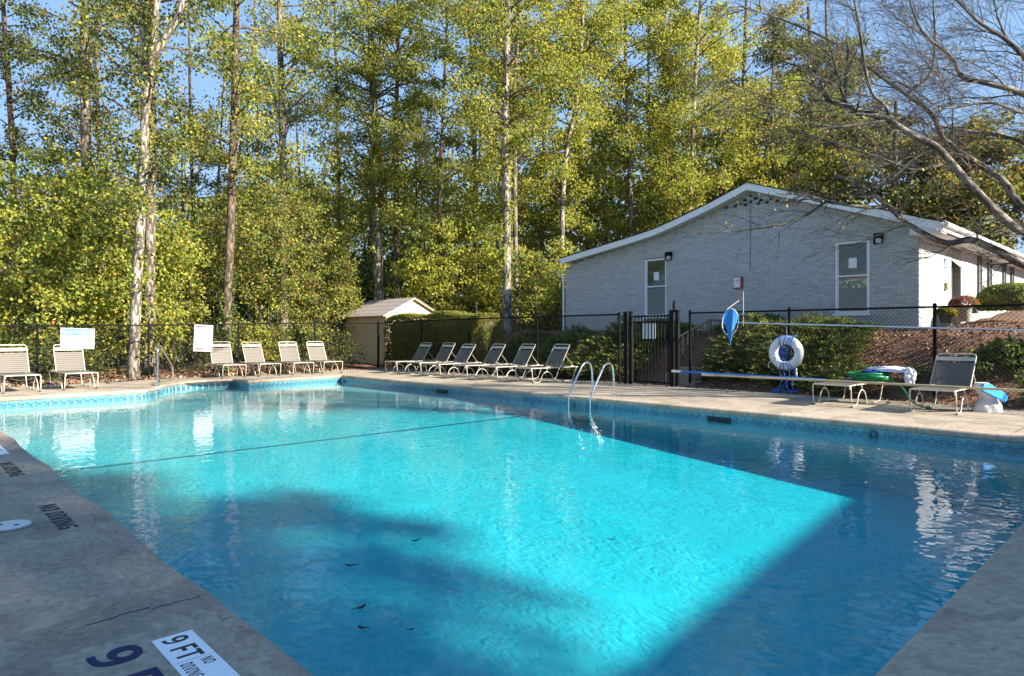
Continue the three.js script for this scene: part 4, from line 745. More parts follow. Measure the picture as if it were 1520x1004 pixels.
tallTree('slim grey trunk just right of the flaky white trunk', 35.5, [[589, 450], [588, 340], [588, 200], [590, 100], [592, 0]], { base: -0.1, r: 0.2, y0: 7.5, y1: 21, limbs: 52, R: 3.1, per: 24, leaf: 0.14, forks: [[[590, 85], [606, 55], [630, 25], [655, -8]]], fr: 0.09, pal: PAL.poplar });
tallTree('mottled trunk rising from the bank beside the clipped hedge', 26.5, [[753, 495], [752, 400], [752, 300], [750, 180], [752, 80], [754, 0]], { base: 1.15, r: 0.205, vine: 90, v0: 3.5, v1: 12, vpal: PAL.gold, bark: barkWhite, y0: 8.0, y1: 18.5, limbs: 56, R: 2.9, per: 25, leaf: 0.14, pal: PAL.poplar });
tallTree('slender second stem behind the mottled bank trunk', 31, [[766, 420], [764, 250], [766, 120], [770, 0]], { base: 0.8, r: 0.13, y0: 8, y1: 20, limbs: 38, R: 2.8, per: 24, leaf: 0.14, pal: PAL.gold });
tallTree('curving slim trunk left of the clubhouse eave', 32, [[834, 440], [834, 360], [836, 280], [842, 220], [856, 150], [862, 80], [866, 0]], { base: 1.0, r: 0.15, bark: barkWhite, y0: 7, y1: 20, limbs: 48, R: 2.9, per: 25, leaf: 0.14, pal: PAL.gold });
tallTree('short pale trunk above the low end of the clubhouse roof', 36, [[864, 400], [862, 330], [860, 260], [854, 150], [850, 0]], { base: 1.2, r: 0.13, bark: barkWhite, y0: 6, y1: 19, limbs: 46, R: 3.2, per: 26, leaf: 0.15, pal: PAL.gold });
tallTree('dark trunk above the middle of the clubhouse roof', 34, [[938, 360], [934, 240], [930, 130], [926, 0]], { base: 1.4, r: 0.15, y0: 6.5, y1: 19.5, limbs: 52, R: 3.1, per: 26, leaf: 0.15, pal: PAL.poplar });
tallTree('straight trunk left of the clubhouse ridge', 37, [[966, 340], [965, 220], [963, 110], [962, 0]], { base: 1.4, r: 0.13, y0: 6.5, y1: 20, limbs: 48, R: 3, per: 26, leaf: 0.15, pal: PAL.gold });
tallTree('thin trunk with bare stretch near the clubhouse ridge', 35, [[992, 330], [990, 210], [988, 90], [986, 0]], { base: 1.4, r: 0.12, y0: 6, y1: 18.5, limbs: 44, R: 2.6, per: 25, leaf: 0.15, pal: PAL.gold });
tallTree('pale leaning trunk above the clubhouse ridge', 34, [[1024, 320], [1028, 220], [1032, 120], [1040, 0]], { base: 1.4, r: 0.16, bark: barkWhite, y0: 6.5, y1: 19, limbs: 48, R: 2.9, per: 25, leaf: 0.15, pal: PAL.gold });
tallTree('half bare thin tree between the shed trunk and the pale trunk', 34, [[505, 380], [503, 260], [499, 140], [496, 0]], { base: -0.2, r: 0.1, y0: 5, y1: 19, limbs: 40, R: 2.8, per: 18, leaf: 0.14, pal: PAL.poplar, bark: barkBrown });
tallTree('leafy tree filling the gap right of the slim grey trunk', 33, [[655, 420], [652, 300], [658, 160], [664, 0]], { base: 0.3, r: 0.12, y0: 5.5, y1: 20, limbs: 58, R: 3.3, per: 25, leaf: 0.14, pal: PAL.poplar, bark: barkBrown });
tallTree('slim leafy tree midway between the hedge trunk and the slim grey trunk', 35, [[706, 420], [704, 260], [700, 120], [697, 0]], { base: 0.3, r: 0.11, y0: 6, y1: 20, limbs: 52, R: 3, per: 24, leaf: 0.14, pal: PAL.gold, bark: barkBrown });
tallTree('dense leafy tree between the mottled trunk and the curving trunk', 36, [[806, 420], [805, 260], [812, 120], [818, 0]], { base: 1.0, r: 0.12, y0: 6.0, y1: 20, limbs: 56, R: 3.1, per: 26, leaf: 0.15, pal: PAL.gold, bark: barkBrown });
tallTree('far leafy tree seen between the forked tree and the ivy trunk', 34, [[290, 420], [286, 300], [282, 160], [280, 0]], { base: -0.3, r: 0.13, y0: 4.5, y1: 11.5, top: 13, limbs: 44, R: 2.8, per: 24, leaf: 0.14, pal: PAL.mid, bark: barkBrown });
tallTree('leafy tree at the left edge over the yellow bush', 30, [[20, 330], [18, 220], [12, 120], [4, 0]], { base: -0.3, r: 0.15, y0: 6.0, y1: 16, limbs: 34, R: 2.4, per: 20, leaf: 0.14, pal: PAL.poplarDark, bark: barkBrown });
tallTree('leafy tree left of the pale straight trunk', 35, [[385, 400], [383, 260], [380, 130], [378, 0]], { base: -0.3, r: 0.11, y0: 5, y1: 15.5, limbs: 44, R: 2.8, per: 22, leaf: 0.14, pal: PAL.poplar, bark: barkBrown });
tallTree('dense olive tree behind the clubhouse ridge', 40, [[1100, 300], [1102, 180], [1106, 60], [1108, 0]], { base: 1.5, r: 0.2, y0: 5, y1: 20, limbs: 76, R: 4.2, per: 30, leaf: 0.16, pal: PAL.rust, bark: barkBrown, cl: 6 });
tallTree('dark evergreen towering behind the clubhouse right slope', 39, [[1205, 300], [1206, 180], [1203, 80], [1200, 10]], { name: 'evergreen_tree', base: 1.5, r: 0.25, y0: 4.5, y1: 18.5, top: 18, limbs: 84, R: 3.8, per: 30, leaf: 0.16, pal: PAL.everMix, bark: barkBrown, cl: 6 });
tallTree('broad glossy tree behind the right end of the clubhouse', 33, [[1330, 310], [1328, 240], [1330, 190], [1330, 150]], { name: 'broadleaf_tree', base: 1.5, r: 0.2, y0: 4.2, y1: 11.0, top: 10.5, limbs: 64, R: 4.6, per: 34, leaf: 0.2, pal: PAL.magnolia, bark: barkBrown, cl: 6 });
tallTree('glossy tree at the right edge above the porch eave', 31, [[1450, 330], [1452, 270], [1450, 230], [1452, 200]], { name: 'broadleaf_tree', base: 1.5, r: 0.16, y0: 4.2, y1: 9.6, top: 9.6, limbs: 50, R: 3.8, per: 32, leaf: 0.2, pal: PAL.magnolia, bark: barkBrown, cl: 6 });
tallTree('yellowing tree between the ridge tree and the evergreen', 35, [[1150, 300], [1148, 220], [1146, 150], [1148, 90]], { base: 1.5, r: 0.12, y0: 5.5, y1: 15, top: 14, limbs: 46, R: 2.4, per: 26, leaf: 0.15, pal: PAL.gold, bark: barkBrown });
tallTree('rust tinged tree above the evergreen near the top edge', 44, [[1235, 320], [1233, 200], [1228, 80], [1226, 0]], { base: 1.5, r: 0.18, y0: 9, y1: 19, limbs: 44, R: 3.2, per: 22, leaf: 0.16, pal: PAL.rust, bark: barkBrown });

// understorey
const gp = (u, v, zf) => { const p = at(u, v, zf), [a, b] = toAB(p.x, p.z); p.y = groundY(a, b); return p; };
bush('yellow_maple', 'big yellow green maple bush filling the left edge behind the fence', 'tree', gp(45, 500, 22.5), [[0, 4.2, 0, 3.3, 3.2, 1.8, 260], [-1.8, 5.5, 0.5, 2.2, 1.9, 1.5, 90], [1.3, 1.8, 0.8, 2.6, 1.6, 1.2, 110]], { per: 24, leaf: 0.14, s: 0.34, stems: 7, spread: 3 });
bush('yellow_maple', 'yellow green maple bush left of the white forked trunk', 'tree', gp(165, 500, 23.6), [[0, 3.9, 0, 2.7, 2.9, 1.6, 200], [0.8, 1.9, 0.9, 2.2, 1.6, 1.0, 90], [-0.6, 5.8, 0, 1.7, 1.3, 1.2, 60]], { per: 24, leaf: 0.14, s: 0.34, stems: 7, spread: 3 });
bush('leafy_shrub', 'yellow tinged shrub right beside the white forked trunk', 'shrub', gp(252, 500, 24.5), [[0, 2.9, 0, 1.3, 1.7, 1.1, 66], [0.3, 4.6, 0, 1.3, 1.1, 1, 36]], { per: 22, leaf: 0.13 });
bush('leafy_shrub', 'olive shrub behind the ivy footed trunk', 'shrub', gp(300, 500, 29), [[0, 5.4, 0, 2.2, 2.2, 1.6, 110], [-0.5, 2.2, 0, 2.3, 1.8, 1.2, 50]], { per: 22, leaf: 0.14, pal: PAL.mid, s: 0.34 });
bush('leafy_shrub', 'tall olive shrub right of the ivy footed trunk', 'shrub', gp(405, 500, 26.5), [[0, 4.8, 0, 2.1, 2.3, 1.4, 130], [0.6, 2.4, 0.6, 1.8, 1.6, 1.2, 66], [-0.6, 6.6, 0, 1.6, 1.1, 1.2, 40]], { per: 24, leaf: 0.13, pal: PAL.mid });
bush('leafy_shrub', 'green shrub hung with red tinged leaves left of the shed', 'shrub', gp(470, 500, 32), [[0, 5.4, 0, 2.3, 2.4, 1.4, 130], [0.3, 2.7, 0.6, 2.0, 1.7, 1.2, 90], [0.2, 7.6, 0, 1.8, 1.2, 1.2, 40]], { per: 24, leaf: 0.14, pal: PAL.mid });
bush('yellow_maple', 'bright yellow maple bush above the clipped hedge', 'tree', gp(690, 470, 32.5), [[0, 4.6, 0, 2.8, 2.6, 1.6, 200], [-2.2, 4.2, 0, 1.6, 1.6, 1.2, 60], [2.3, 3.9, 0, 2.2, 1.8, 1.3, 100]], { per: 25, leaf: 0.14, pal: PAL.gold, stems: 6, spread: 2 });
bush('leafy_shrub', 'green shrub between the yellow maple and the clubhouse wall', 'shrub', gp(800, 460, 30), [[0, 2.5, 0, 2.0, 1.9, 1.4, 110], [1.0, 1.4, 0.3, 1.5, 1.2, 1, 50]], { per: 24, leaf: 0.13, pal: PAL.under });
bush('leafy_shrub', 'pale green shrub at the clubhouse left corner', 'shrub', gp(838, 460, 27.5), [[0, 2.2, 0, 0.9, 1.7, 0.9, 50]], { per: 24, leaf: 0.13, pal: PAL.bush });
bush('leafy_shrub', 'rusty orange shrub deep in the woods beside the mottled trunk', 'shrub', gp(800, 380, 40), [[0, 5.4, 0, 2.0, 1.6, 1.2, 60]], { per: 18, leaf: 0.16, pal: PAL.red });
bush('leafy_shrub', 'low golden shrub behind the chain link right of the ivy trunk', 'shrub', gp(372, 540, 25.2), [[0, 1.2, 0, 1.0, 0.55, 0.6, 34], [0.7, 0.8, 0, 0.6, 0.5, 0.5, 14]], { per: 18, leaf: 0.12, pal: PAL.gold });
for (const [u, zf, w, h, label] of [[20, 20.0, 2.2, 0.8, 'tangled low brush behind the leftmost lounger'], [120, 20.6, 1.6, 0.8, 'tangled low brush behind the warning sign'], [270, 23.6, 1.6, 0.9, 'dark low brush left of the rules sign'], [430, 25.6, 1.7, 0.8, 'low mixed brush behind the middle sunlit loungers'], [492, 26.8, 1.2, 0.9, 'low mixed brush beside the shed wall']])
  bush('low_brush', label, 'shrub', gp(u, 540, zf), [[0, h * 0.7, 0, w, h, 0.7, 46]], { per: 16, leaf: 0.10, pal: PAL.under, stems: 9, sr: 0.014, s: 0.3 });

// woods beyond, one mass
{
  const tr = [], place = [[], [], [], []];
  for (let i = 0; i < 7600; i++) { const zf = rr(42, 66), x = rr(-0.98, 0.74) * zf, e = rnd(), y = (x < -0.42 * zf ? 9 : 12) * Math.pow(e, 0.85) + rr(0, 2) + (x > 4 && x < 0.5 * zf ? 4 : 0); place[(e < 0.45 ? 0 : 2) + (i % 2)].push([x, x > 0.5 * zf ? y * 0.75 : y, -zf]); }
  for (let i = 0; i < 1700; i++) { const zf = rr(38, 47), x = rr(-0.9, 0.25) * zf; place[i % 4].push([x, rr(0, 6), -zf]); }
  for (let i = 0; i < 90; i++) { const zf = rr(38, 62), x = rr(-0.9, 0.6) * zf, p = limbPath(new V3(x, -1, -zf), rnd() * 6, 1.5 + rr(-0.05, 0.05), rr(14, 22), 0, 6); tr.push(sweep(p, p.map((_, j) => rr(0.09, 0.16) * (1 - j / 8)), 6)); }
  const w = new THREE.Group(); w.name = 'woods'; w.userData.kind = 'stuff'; scene.add(w);
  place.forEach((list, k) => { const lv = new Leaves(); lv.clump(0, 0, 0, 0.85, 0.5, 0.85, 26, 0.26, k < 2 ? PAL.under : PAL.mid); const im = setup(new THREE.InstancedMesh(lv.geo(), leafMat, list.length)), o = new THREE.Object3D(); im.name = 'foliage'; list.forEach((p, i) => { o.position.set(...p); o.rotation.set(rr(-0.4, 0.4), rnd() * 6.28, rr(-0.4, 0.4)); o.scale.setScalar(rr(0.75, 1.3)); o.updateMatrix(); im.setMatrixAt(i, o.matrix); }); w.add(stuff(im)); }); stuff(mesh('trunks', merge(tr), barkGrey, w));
}

// clipped hedge
{
  const h = thing('clipped_hedge', 'box clipped hedge behind the fence between shed and mottled trunk', 'hedge', P(20.35, 15.55, 0), TH), lv = new Leaves(), hp = palette({ ol: 3, g: 2, yg: 1.6, br: 0.6 });
  const hx = 3.15, hz = 0.42, hy = 2.08;
  for (let i = 0; i < 46000; i++) {
    let x = rr(-1, 1), y = rr(0, 1), z = rr(-1, 1); const f = rnd(); if (f < 0.45) z = -1; else if (f < 0.75) y = 1; else if (f < 0.9) x = rnd() < 0.5 ? -1 : 1; else z = 1;
    const rx = Math.abs(x) > 0.86 && y > 0.8 ? 0.93 : 1, sag = 1 - 0.05 * (x * x) - 0.03 * Math.sin(x * 7), wob = 0.05 * Math.sin(x * 9 + y * 5) + gauss() * 0.035;
    lv.add(x * hx * rx + wob, 0.05 + y * hy * sag + gauss() * 0.025 - (Math.abs(z) > 0.9 && y > 0.93 ? 0.06 : 0), z * (hz + wob), rr(0.045, 0.075), rr(0.03, 0.05), rnd() - 0.5 + x * 0.3, rnd() - 0.2, rnd() - 0.5 + z * 0.4, choose(hp));
  }
  mesh('foliage', lv.geo(), leafMat, h);
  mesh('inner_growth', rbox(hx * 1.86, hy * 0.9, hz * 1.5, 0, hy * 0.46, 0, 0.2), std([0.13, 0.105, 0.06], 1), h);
}
// junipers on the bank
const JP = palette({ g: 2.4, blu: 1.6, dg: 1.4, lime: 0.7, ol: 1.0, br: 0.35 });
function juniper(label, a, b, ra, rb, h, n, name = 'juniper') {
  const p = P(a, b, groundY(a, b) - 0.05), t = thing(name, label, 'shrub', p, TH), lv = new Leaves();
  for (let i = 0; i < n; i++) {
    const q = rnd() * 6.283, d = Math.sqrt(rnd()), x = Math.cos(q) * d * ra, z = Math.sin(q) * d * rb, gy = groundY(a + x, b + z) - p.y, top = h * Math.sqrt(Math.max(0, 1 - d * d * 0.9)) * (0.75 + 0.35 * Math.sin(x * 4.1 + z * 3.3) + 0.15 * Math.sin(x * 9 + 1)), y = gy + top * Math.pow(rnd(), 0.45);
    const ox = x / ra + rr(-0.6, 0.6), oz = z / rb + rr(-0.6, 0.6) - 0.35, base = new V3(x, y, z), c = choose(JP);
    for (let k = 0; k < 10; k++) { const s = k * 0.027; lv.add(base.x + ox * s, base.y + (0.5 - s) * s, base.z + oz * s, rr(0.07, 0.14), rr(0.012, 0.024), ox + rr(-0.7, 0.7), rr(0.1, 0.9), oz + rr(-0.7, 0.7), c); }
  }
  mesh('crown', lv.geo(), needleMat, t);
  const st = []; for (let i = 0; i < 12; i++) { const q = rnd() * 6.28, e = new V3(Math.cos(q) * ra * 0.7, h * 0.4, Math.sin(q) * rb * 0.7); st.push(sweep([new V3(0, 0, 0), e.clone().multiplyScalar(0.5).add(new V3(0, 0.05, 0)), e], [0.02, 0.015, 0.006], 4)); } mesh('stems', merge(st), barkBrown, t);
  return t;
}
juniper('juniper mound behind the fence at the end of the clipped hedge', 16.6, 16.3, 1.1, 0.9, 0.6, 1500);
juniper('juniper mound behind the shaded lounger nearest the pool ladder', 14.6, 16.2, 1.3, 0.95, 0.75, 2000);
juniper('dense juniper mound left of the black gate post', 12.6, 16.3, 1.3, 1.0, 0.95, 2300);
juniper('juniper mound up the bank seen through the gate', 11.9, 17.6, 1.1, 0.7, 0.3, 1300);
juniper('juniper mound at the gate right post under the blue net', 8.4, 16.6, 1.0, 0.85, 0.75, 1900);
juniper('juniper spread behind the life ring', 7.0, 16.75, 1.3, 1.0, 0.6, 2100);
juniper('juniper spread high on the bank below the fire alarm box', 8.4, 18.0, 1.5, 0.6, 0.35, 1600);
juniper('juniper spread below the right gable window', 6.9, 17.7, 1.2, 0.6, 0.25, 1400);
juniper('thin juniper between the life ring and the flat lounger', 5.9, 15.95, 0.8, 0.5, 0.4, 700);
bush('bank_shrub', 'leafy green shrub up the bank at the right edge behind the sack', 'shrub', P(2.75, 16.75, 0.5), [[0, 0.35, 0, 0.85, 0.45, 0.5, 110]], { per: 18, leaf: 0.08, s: 0.13, pal: PAL.ivy, stems: 3, sr: 0.012 });
bush('bank_shrub', 'low green shrub at the deck edge right of the white sack', 'shrub', P(1.75, 15.75, 0.0), [[0, 0.35, 0, 0.75, 0.42, 0.4, 80]], { per: 18, leaf: 0.08, s: 0.13, pal: PAL.ivy, stems: 3, sr: 0.012 });
bush('bank_shrub', 'small green shrub just left of the raised lounger back', 'shrub', P(4.35, 16.0, 0.25), [[0, 0.25, 0, 0.35, 0.3, 0.3, 16]], { per: 16, leaf: 0.06, s: 0.11, pal: PAL.ivy, stems: 3, sr: 0.01 });
// round clipped bushes and flower pots by the clubhouse door
{
  const rb = (name, label, u, v, zf, rx, ry, rz, n) => { const c = at(u, v, zf), base = new V3(c.x, c.y - ry, c.z), t = thing(name, label, 'bush', base), lv = new Leaves(), pl = palette({ g: 3, lime: 1, dg: 1.4, ol: 1 });
    for (let i = 0; i < n; i++) { const q = rnd() * 6.28, e = Math.asin(rr(-0.75, 1)), w = 1 + gauss() * 0.03, x = Math.cos(q) * Math.cos(e), y = Math.sin(e), z = Math.sin(q) * Math.cos(e), s = (k) => Math.sign(k) * Math.pow(Math.abs(k), 0.75); lv.add(s(x) * rx * w, ry + s(y) * ry * w, s(z) * rz * w, rr(0.04, 0.07), rr(0.025, 0.045), x + rr(-0.6, 0.6), y + rr(-0.5, 0.6), z + rr(-0.6, 0.6), choose(pl)); }
    mesh('foliage', lv.geo(), leafMat, t); const ball = new THREE.SphereGeometry(1, 20, 14); ball.scale(rx * 0.9, ry * 0.92, rz * 0.9).translate(0, ry, 0); mesh('inner_growth', ball, std([0.13, 0.105, 0.06], 1), t); return t; };
  rb('clipped_bush', 'large rounded clipped bush at the right edge before the clubhouse', 1503, 443, 17.5, 0.62, 0.36, 0.6, 6500);
  rb('clipped_bush', 'smaller clipped bush tucked left of the large rounded bush', 1469, 448, 18.5, 0.26, 0.28, 0.26, 2200);
  const pot = (label, u, v, zf, r, h, flowers, fr, potM) => { const c = at(u, v, zf), t = thing('flower_pot', label, 'potted flowers', new V3(c.x, c.y, c.z)), lv = new Leaves();
    const prof = [[0, 0], [r * 0.75, 0], [r * 0.97, h * 0.86], [r * 1.06, h * 0.88], [r * 1.06, h], [r * 0.9, h], [r * 0.86, h * 0.9], [0, h * 0.88]].map(([x, y]) => new THREE.Vector2(x, y)); mesh('pot', new THREE.LatheGeometry(prof, 28), potM, t);
    for (let i = 0; i < 1500; i++) { const q = rnd() * 6.28, e = Math.asin(rnd()), w = rr(0.85, 1.02), x = Math.cos(q) * Math.cos(e) * fr * w, y = h + Math.sin(e) * fr * 0.72 * w, z = Math.sin(q) * Math.cos(e) * fr * w; const fl = rnd() < 0.62; const col = fl ? flowers(x) : C.g; const l = fl ? rr(0.035, 0.055) : 0.05; lv.add(x, y, z, l, l * 0.8, x + rr(-0.2, 0.2), (y - h) + rr(-0.1, 0.25), z + rr(-0.2, 0.2), col); }
    mesh('blooms', lv.geo(), leafMat, t); return t; };
  pot('pink and orange mums in the taller clay pot by the door', 1431, 478, 16.2, 0.17, 0.4, (x) => (x > 0.1 ? [0.55, 0.22, 0.02] : pick([[0.36, 0.08, 0.12], [0.30, 0.06, 0.09], [0.42, 0.17, 0.2]])), 0.30, std([0.30, 0.27, 0.20], 0.7));
  pot('low dark pot of yellow flowers left of the taller mums', 1405, 480, 16.0, 0.17, 0.2, () => pick([[0.5, 0.3, 0.02], [0.36, 0.2, 0.02], [0.08, 0.1, 0.02]]), 0.23, std([0.02, 0.018, 0.016], 0.5));
  const dp = thing('grey_marker', 'small rounded grey post by the clubhouse wall behind the mums', 'post', at(1448, 463, 19.4)); mesh('post_body', merge([new THREE.CylinderGeometry(0.075, 0.085, 0.26, 14).translate(0, 0.08, 0), new THREE.SphereGeometry(0.075, 14, 10).translate(0, 0.21, 0)]), std([0.1, 0.11, 0.115], 0.6), dp);
}
struct('path', (() => { const g = box(0.9, 0.1, 9.5); g.rotateY(TH); g.rotateY(0); const c = P(4.55, 22.6, 1.475); g.translate(c.x, c.y, c.z); return g; })(), deckMat);

// ------------------------------------------------------------------ bare tree at the right
{
  const Z = 12.6, trunkBase = gp(1725, 560, Z), t = thing('bare_tree', 'nearly leafless tree spreading grey branches in from the right edge', 'tree', trunkBase), B = [], twigs = [];
  const rel = (u, v, z) => at(u, v, z).sub(trunkBase);
  const grow = (p, dir, len, r, lvl) => {
    const n = lvl > 1 ? 5 : 4, pts = [p.clone()], d = dir.clone(), q = p.clone();
    for (let i = 0; i < n; i++) { d.add(new V3(rr(-0.28, 0.2), rr(-0.24, 0.22), rr(-0.24, 0.24))).normalize(); q.addScaledVector(d, len / n); pts.push(q.clone()); }
    (lvl > 1 ? B : twigs).push(sweep(pts, pts.map((_, i) => Math.max(0.0024, r * (1 - 0.75 * i / n))), lvl > 1 ? 6 : 4));
    if (lvl <= 0) return;
    const k = lvl > 1 ? 6 : 6;
    for (let i = 0; i < k; i++) { const s = Math.min(n - 1, 1 + Math.floor((i + rnd()) / k * (n - 0.5))), a = pts[s], dd = pts[s + 1].clone().sub(pts[s]).normalize().add(new V3(rr(-1.0, 0.8), rr(-0.7, 0.8), rr(-0.9, 0.9))).normalize(); grow(a, dd, len * rr(0.5, 0.8), r * 0.45, lvl - 1); }
  };
  const limb = (px, r0, r1, kids, lvl = 2, klen = 1.5) => { const thick = px[0][0] < 1330 && px[0][1] > 290 ? 0.8 : 0.6;
    const path = smoothPath(px.map(([u, v, z]) => rel(u, v, z || Z)), 22), rad = path.map((_, i) => thick * lerp(r0, r1, i / 22)); mesh('limb', sweep(path, rad, 9, 0.08), barkTwig, t);
    kids = Math.round(kids * 1.15); for (let i = 0; i < kids; i++) { const s = 3 + Math.floor((i + rnd()) / kids * 18), a = path[s], dd = path[s + 1].clone().sub(path[s]).normalize().multiplyScalar(0.9).add(new V3(rr(-0.9, 0.5), rr(-0.7, 0.9), rr(-0.9, 0.9))).normalize(); grow(a, dd, klen * rr(0.6, 1.3), clamp(rad[s] * 0.3, 0.008, 0.02), lvl); }
    grow(path[22], path[22].clone().sub(path[20]).normalize(), klen, r1, lvl);
  };
  const trunk = smoothPath([new V3(0, -0.2, 0), new V3(-0.03, 0.6, 0), new V3(-0.12, 1.2, 0.05)], 8); mesh('trunk', sweep(trunk, trunk.map((_, i) => 0.26 - 0.06 * i / 8), 14, 0.08), barkTwig, t);
  limb([[1712, 445, 12.6], [1600, 428], [1520, 394], [1480, 372], [1440, 356], [1408, 361], [1372, 347], [1335, 322], [1318, 306]], 0.15, 0.06, 5, 2, 1.0);
  limb([[1318, 306], [1290, 308], [1250, 303], [1225, 299]], 0.05, 0.035, 3, 2, 0.8);
  limb([[1225, 300], [1200, 318], [1160, 333], [1110, 340], [1060, 346]], 0.042, 0.012, 6, 1, 0.9);
  limb([[1318, 306], [1300, 290], [1302, 272], [1322, 262]], 0.03, 0.016, 3, 1, 0.9);
  limb([[1712, 440, 12.6], [1620, 400], [1520, 348, 12.4], [1470, 305, 12.2], [1428, 260, 12], [1390, 218, 11.8], [1350, 198, 11.7], [1322, 178, 11.6]], 0.15, 0.075, 6, 2, 1.4);
  limb([[1322, 178, 11.6], [1316, 160, 11.5], [1296, 140, 11.4], [1284, 100, 11.3], [1276, 40, 11.2], [1262, -30, 11.1]], 0.06, 0.025, 9, 2, 1.3);
  limb([[1322, 178, 11.6], [1280, 184, 11.4], [1230, 188, 11.3], [1190, 176, 11.2], [1140, 146, 11.1]], 0.04, 0.014, 8, 2, 1.1);
  limb([[1712, 430, 12.6], [1600, 360, 12.9], [1510, 300, 13], [1490, 268, 13], [1440, 236, 13], [1400, 205, 13], [1385, 170, 13], [1345, 140, 13], [1300, 108, 13], [1250, 70, 13], [1190, 40, 13]], 0.14, 0.03, 14, 2, 1.5);
  limb([[1410, 240, 12.4], [1360, 252, 12.2], [1300, 232, 12.1], [1240, 212, 12], [1200, 200, 12]], 0.05, 0.015, 8, 2, 1.1);
  limb([[1345, 140, 13], [1380, 110, 12.9], [1388, 60, 12.8], [1386, 0, 12.8], [1392, -40, 12.7]], 0.045, 0.02, 9, 2, 1.3);
  limb([[1712, 420, 12.6], [1640, 260, 12.2], [1540, 150, 12], [1460, 122, 12], [1430, 116, 12], [1412, 84, 12], [1370, 48, 12], [1350, 0, 12]], 0.12, 0.022, 14, 2, 1.4);
  limb([[1712, 420, 12.6], [1640, 230, 12.9], [1530, 96, 13], [1495, 60, 13], [1455, 34, 13], [1420, 0, 13]], 0.12, 0.03, 12, 2, 1.3);
  limb([[1700, 400, 12.6], [1640, 270, 13.3], [1520, 212, 13.4], [1480, 200, 13.4], [1420, 192, 13.4], [1380, 184, 13.4]], 0.09, 0.02, 12, 2, 1.3);
  limb([[1712, 410, 12.6], [1660, 180, 12.8], [1580, 40, 13], [1520, -20, 13.1], [1470, -70, 13.1]], 0.11, 0.025, 11, 2, 1.6);
  limb([[1560, 170, 12], [1520, 168, 12], [1470, 152, 11.9], [1400, 160, 11.8], [1350, 130, 11.7]], 0.05, 0.014, 10, 2, 1.4);
  limb([[1495, 60, 13], [1480, 20, 13], [1470, -40, 13]], 0.035, 0.02, 6, 2, 1.2);
  mesh('branches', merge(B), barkTwig, t); mesh('twigs', merge(twigs), barkTwig, t);
  const lv = new Leaves(); for (let i = 0; i < 420; i++) { const p = rel(rr(1060, 1520), rr(-10, 340), rr(11, 14)); lv.add(p.x, p.y, p.z, 0.06, 0.04, rnd() - 0.5, -0.5, rnd() - 0.5, pick([C.br, C.or, C.y])); } lv.n && mesh('leaves', lv.geo(), leafMat, t);
}

// ------------------------------------------------------------------ trees right of the frame that shade the near end
{
  const mk = (label, x, zf, blobs) => bush('shade_tree', label, 'tree', new V3(x, 0, -zf), blobs, { per: 46, leaf: 0.27, s: 0.45, pal: PAL.poplarDark, stems: 5, sr: 0.12, dense: 1 });
  mk('leafy tree right of the pool corner that shades the near water', 15.5, -3.0, [[0, 7.2, 2.7, 3.2, 2.6, 3.5, 230], [0, 10.4, 0.3, 3, 2.5, 3.4, 210]]);
  mk('leafy tree behind the camera that shades the near deck', 14.5, -8.5, [[0, 6.5, 0, 3.4, 3.6, 4.4, 240], [0, 10.5, 0, 3, 2.6, 3.6, 150], [0, 3.0, 0, 3, 2, 4, 120]]);
}

// ------------------------------------------------------------------ pool house right of the frame, whose eave shades the near corner
{
  const h = thing('pool_house', 'low brick pool house right of the near pool corner', 'building', new V3(6.6, 0, 0.14), Math.atan2(0.773, 0.634)), L = 9, D = 5; // x back along the eave, z away from the pool
  const br = std([0.5, 0.49, 0.47], 0.8), trim = std([0.7, 0.7, 0.68], 0.5);
  mesh('wall', merge([box(L - 0.8, 2.85, 0.2, L / 2, 1.425, 0.5), box(L - 0.8, 2.85, 0.2, L / 2, 1.425, D - 0.5), box(0.2, 2.85, D - 1.2, 0.5, 1.425, D / 2), box(0.2, 2.85, D - 1.2, L - 0.5, 1.425, D / 2)]), br, h);
  const V2 = (x, y) => new THREE.Vector2(x, y), g = new THREE.ExtrudeGeometry(new THREE.Shape([V2(0, 2.86), V2(D, 2.86), V2(D, 3.0), V2(D / 2, 3.7), V2(0, 3.0)]), { depth: L, bevelEnabled: false }); g.rotateY(-Math.PI / 2); g.translate(L, 0, 0);
  mesh('roof', g, std([0.08, 0.065, 0.055], 0.95), h);
  for (const x of [2.5, 6.5]) { const d = new THREE.Group(); d.name = 'door'; h.add(d); mesh('door_leaf', box(0.95, 2.1, 0.05, x, 1.05, 0.38), std([0.12, 0.16, 0.2], 0.5), d); mesh('door_frame', merge([box(0.08, 2.18, 0.08, x - 0.52, 1.09, 0.39), box(0.08, 2.18, 0.08, x + 0.52, 1.09, 0.39), box(0.96, 0.08, 0.08, x, 2.14, 0.39)]), trim, d); }
}

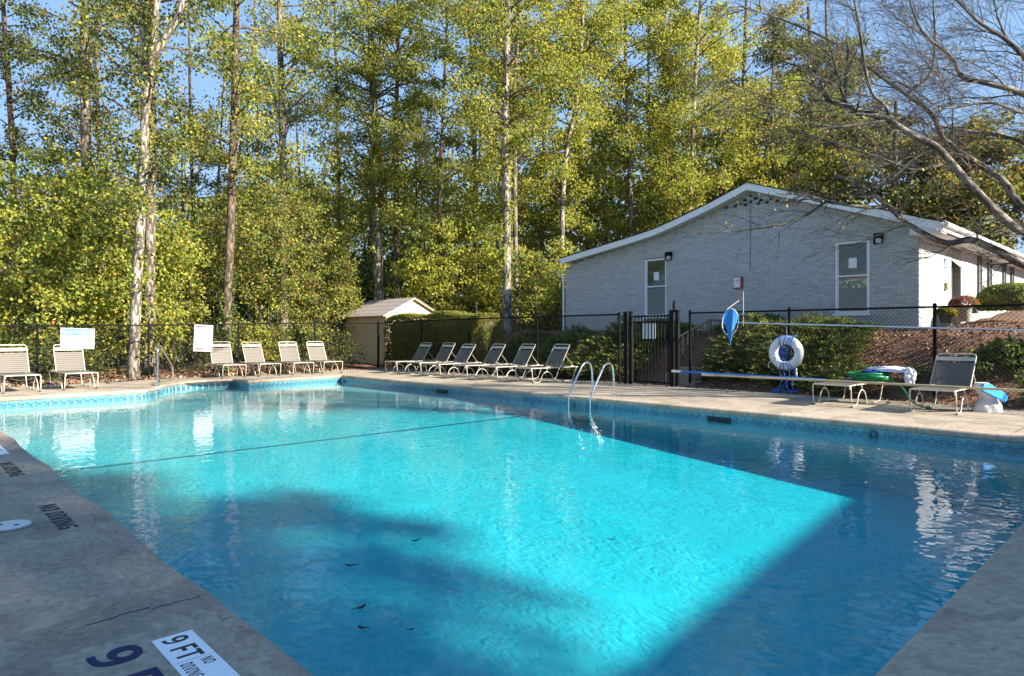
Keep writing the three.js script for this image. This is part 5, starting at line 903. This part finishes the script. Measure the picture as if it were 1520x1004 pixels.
// ------------------------------------------------------------------ fallen leaves
{
  const LP = { l: [[[0.22, 0.125, 0.075], 4], [[0.30, 0.19, 0.13], 3], [[0.13, 0.075, 0.045], 3], [[0.36, 0.20, 0.08], 0.7], [[0.42, 0.33, 0.2], 0.6]], t: 11.3 };
  const fl = new Leaves(), put = (p, s) => fl.add(p.x, p.y + 0.012, p.z, s, s * 0.8, rnd() - 0.5, rr(-0.12, 0.25), rnd() - 0.5, choose(LP));
  for (let i = 0; i < 15000; i++) { const a = rr(-4, 20), b = 15.25 + 5.5 * Math.pow(rnd(), 1.2); put(P(a, b, groundY(a, b)), rr(0.04, 0.09)); }
  for (let i = 0; i < 6500; i++) { const b = rr(-6, 15), a = leftB(b) - 0.25 + 7 * rnd() * rnd(); put(P(a, b, Math.max(groundY(a, b), a < 22.4 ? 0.003 : -9)), rr(0.07, 0.14)); }
  for (let i = 0; i < 260; i++) { const b = rr(-3, 15), a = leftB(b) - 1.2 * rnd() * rnd(); put(P(a, b, 0.003), rr(0.05, 0.09)); }
  for (let i = 0; i < 200; i++) { const a = rr(0, 13), b = 15.2 - 0.9 * rnd() * rnd(); put(P(a, b, 0.003), rr(0.04, 0.08)); }
  const m = mesh('leaf_litter', fl.geo(), litterMat, scene); stuff(m);
  // leaves afloat, each a thing of its own
  const spots = [[520, 842, 0.13, 1, 'dark curled leaf afloat near the shade edge'], [535, 905, 0.12, 1, 'dark folded leaf afloat in the near blue water'], [538, 935, 0.1, 1, 'brown leaf afloat just below the dark folded leaf'], [610, 937, 0.06, 1, 'tiny dark leaf afloat in the near blue water'], [908, 803, 0.08, 1, 'dark leaf afloat in the middle of the sunlit water'], [460, 760, 0.05, 1, 'tiny dark speck of leaf afloat left of centre'], [616, 805, 0.12, 1, 'thin dark twig leaf afloat left of centre'], [849, 735, 0.09, 0, 'orange leaf afloat below the ladder'], [1285, 718, 0.08, 0, 'tan leaf afloat right of the sunlit water'], [1487, 683, 0.13, 0, 'tan leaf afloat by the far wall at right'], [1491, 750, 0.13, 0, 'orange leaf afloat at the right edge'], [1090, 647, 0.09, 0, 'tan leaf afloat below the skimmer opening'], [1306, 668, 0.09, 0, 'tan leaf afloat under the flat lounger'], [735, 713, 0.07, 1, 'dim leaf afloat left of the ladder reflection'], [463, 634, 0.12, 0, 'tan leaf afloat before the sunlit loungers']];
  for (const [u, v, s0, dk, label] of spots) { const s = s0 * 0.62, p = onGround(u, v, WATER), o = thing('floating_leaf', label, 'leaf', p.setY(WATER + 0.006), rr(0, 6), 'leaves afloat on the pool'); const g = new THREE.PlaneGeometry(s, s * 0.5, 6, 3), q = g.attributes.position; for (let i = 0; i < q.count; i++) { const x = q.getX(i) / s * 2, y = q.getY(i) / s * 4, w = 1 - x * x * 0.85; q.setXYZ(i, q.getX(i), 0.16 * s * x * x + 0.05 * s * y * y, q.getY(i) * w); } g.computeVertexNormals(); mesh('blade', g, std(dk ? [0.03, 0.022, 0.014] : [0.42, 0.24, 0.09], 0.8, { side: THREE.DoubleSide }), o); mesh('leaf_stem', tube([[s / 2, 0.16 * s, 0], [s * 0.8, 0.1 * s, s * 0.1]], 0.0025, 4), std([0.1, 0.06, 0.03], 0.8), o); }
}

renderer.render(scene, camera);
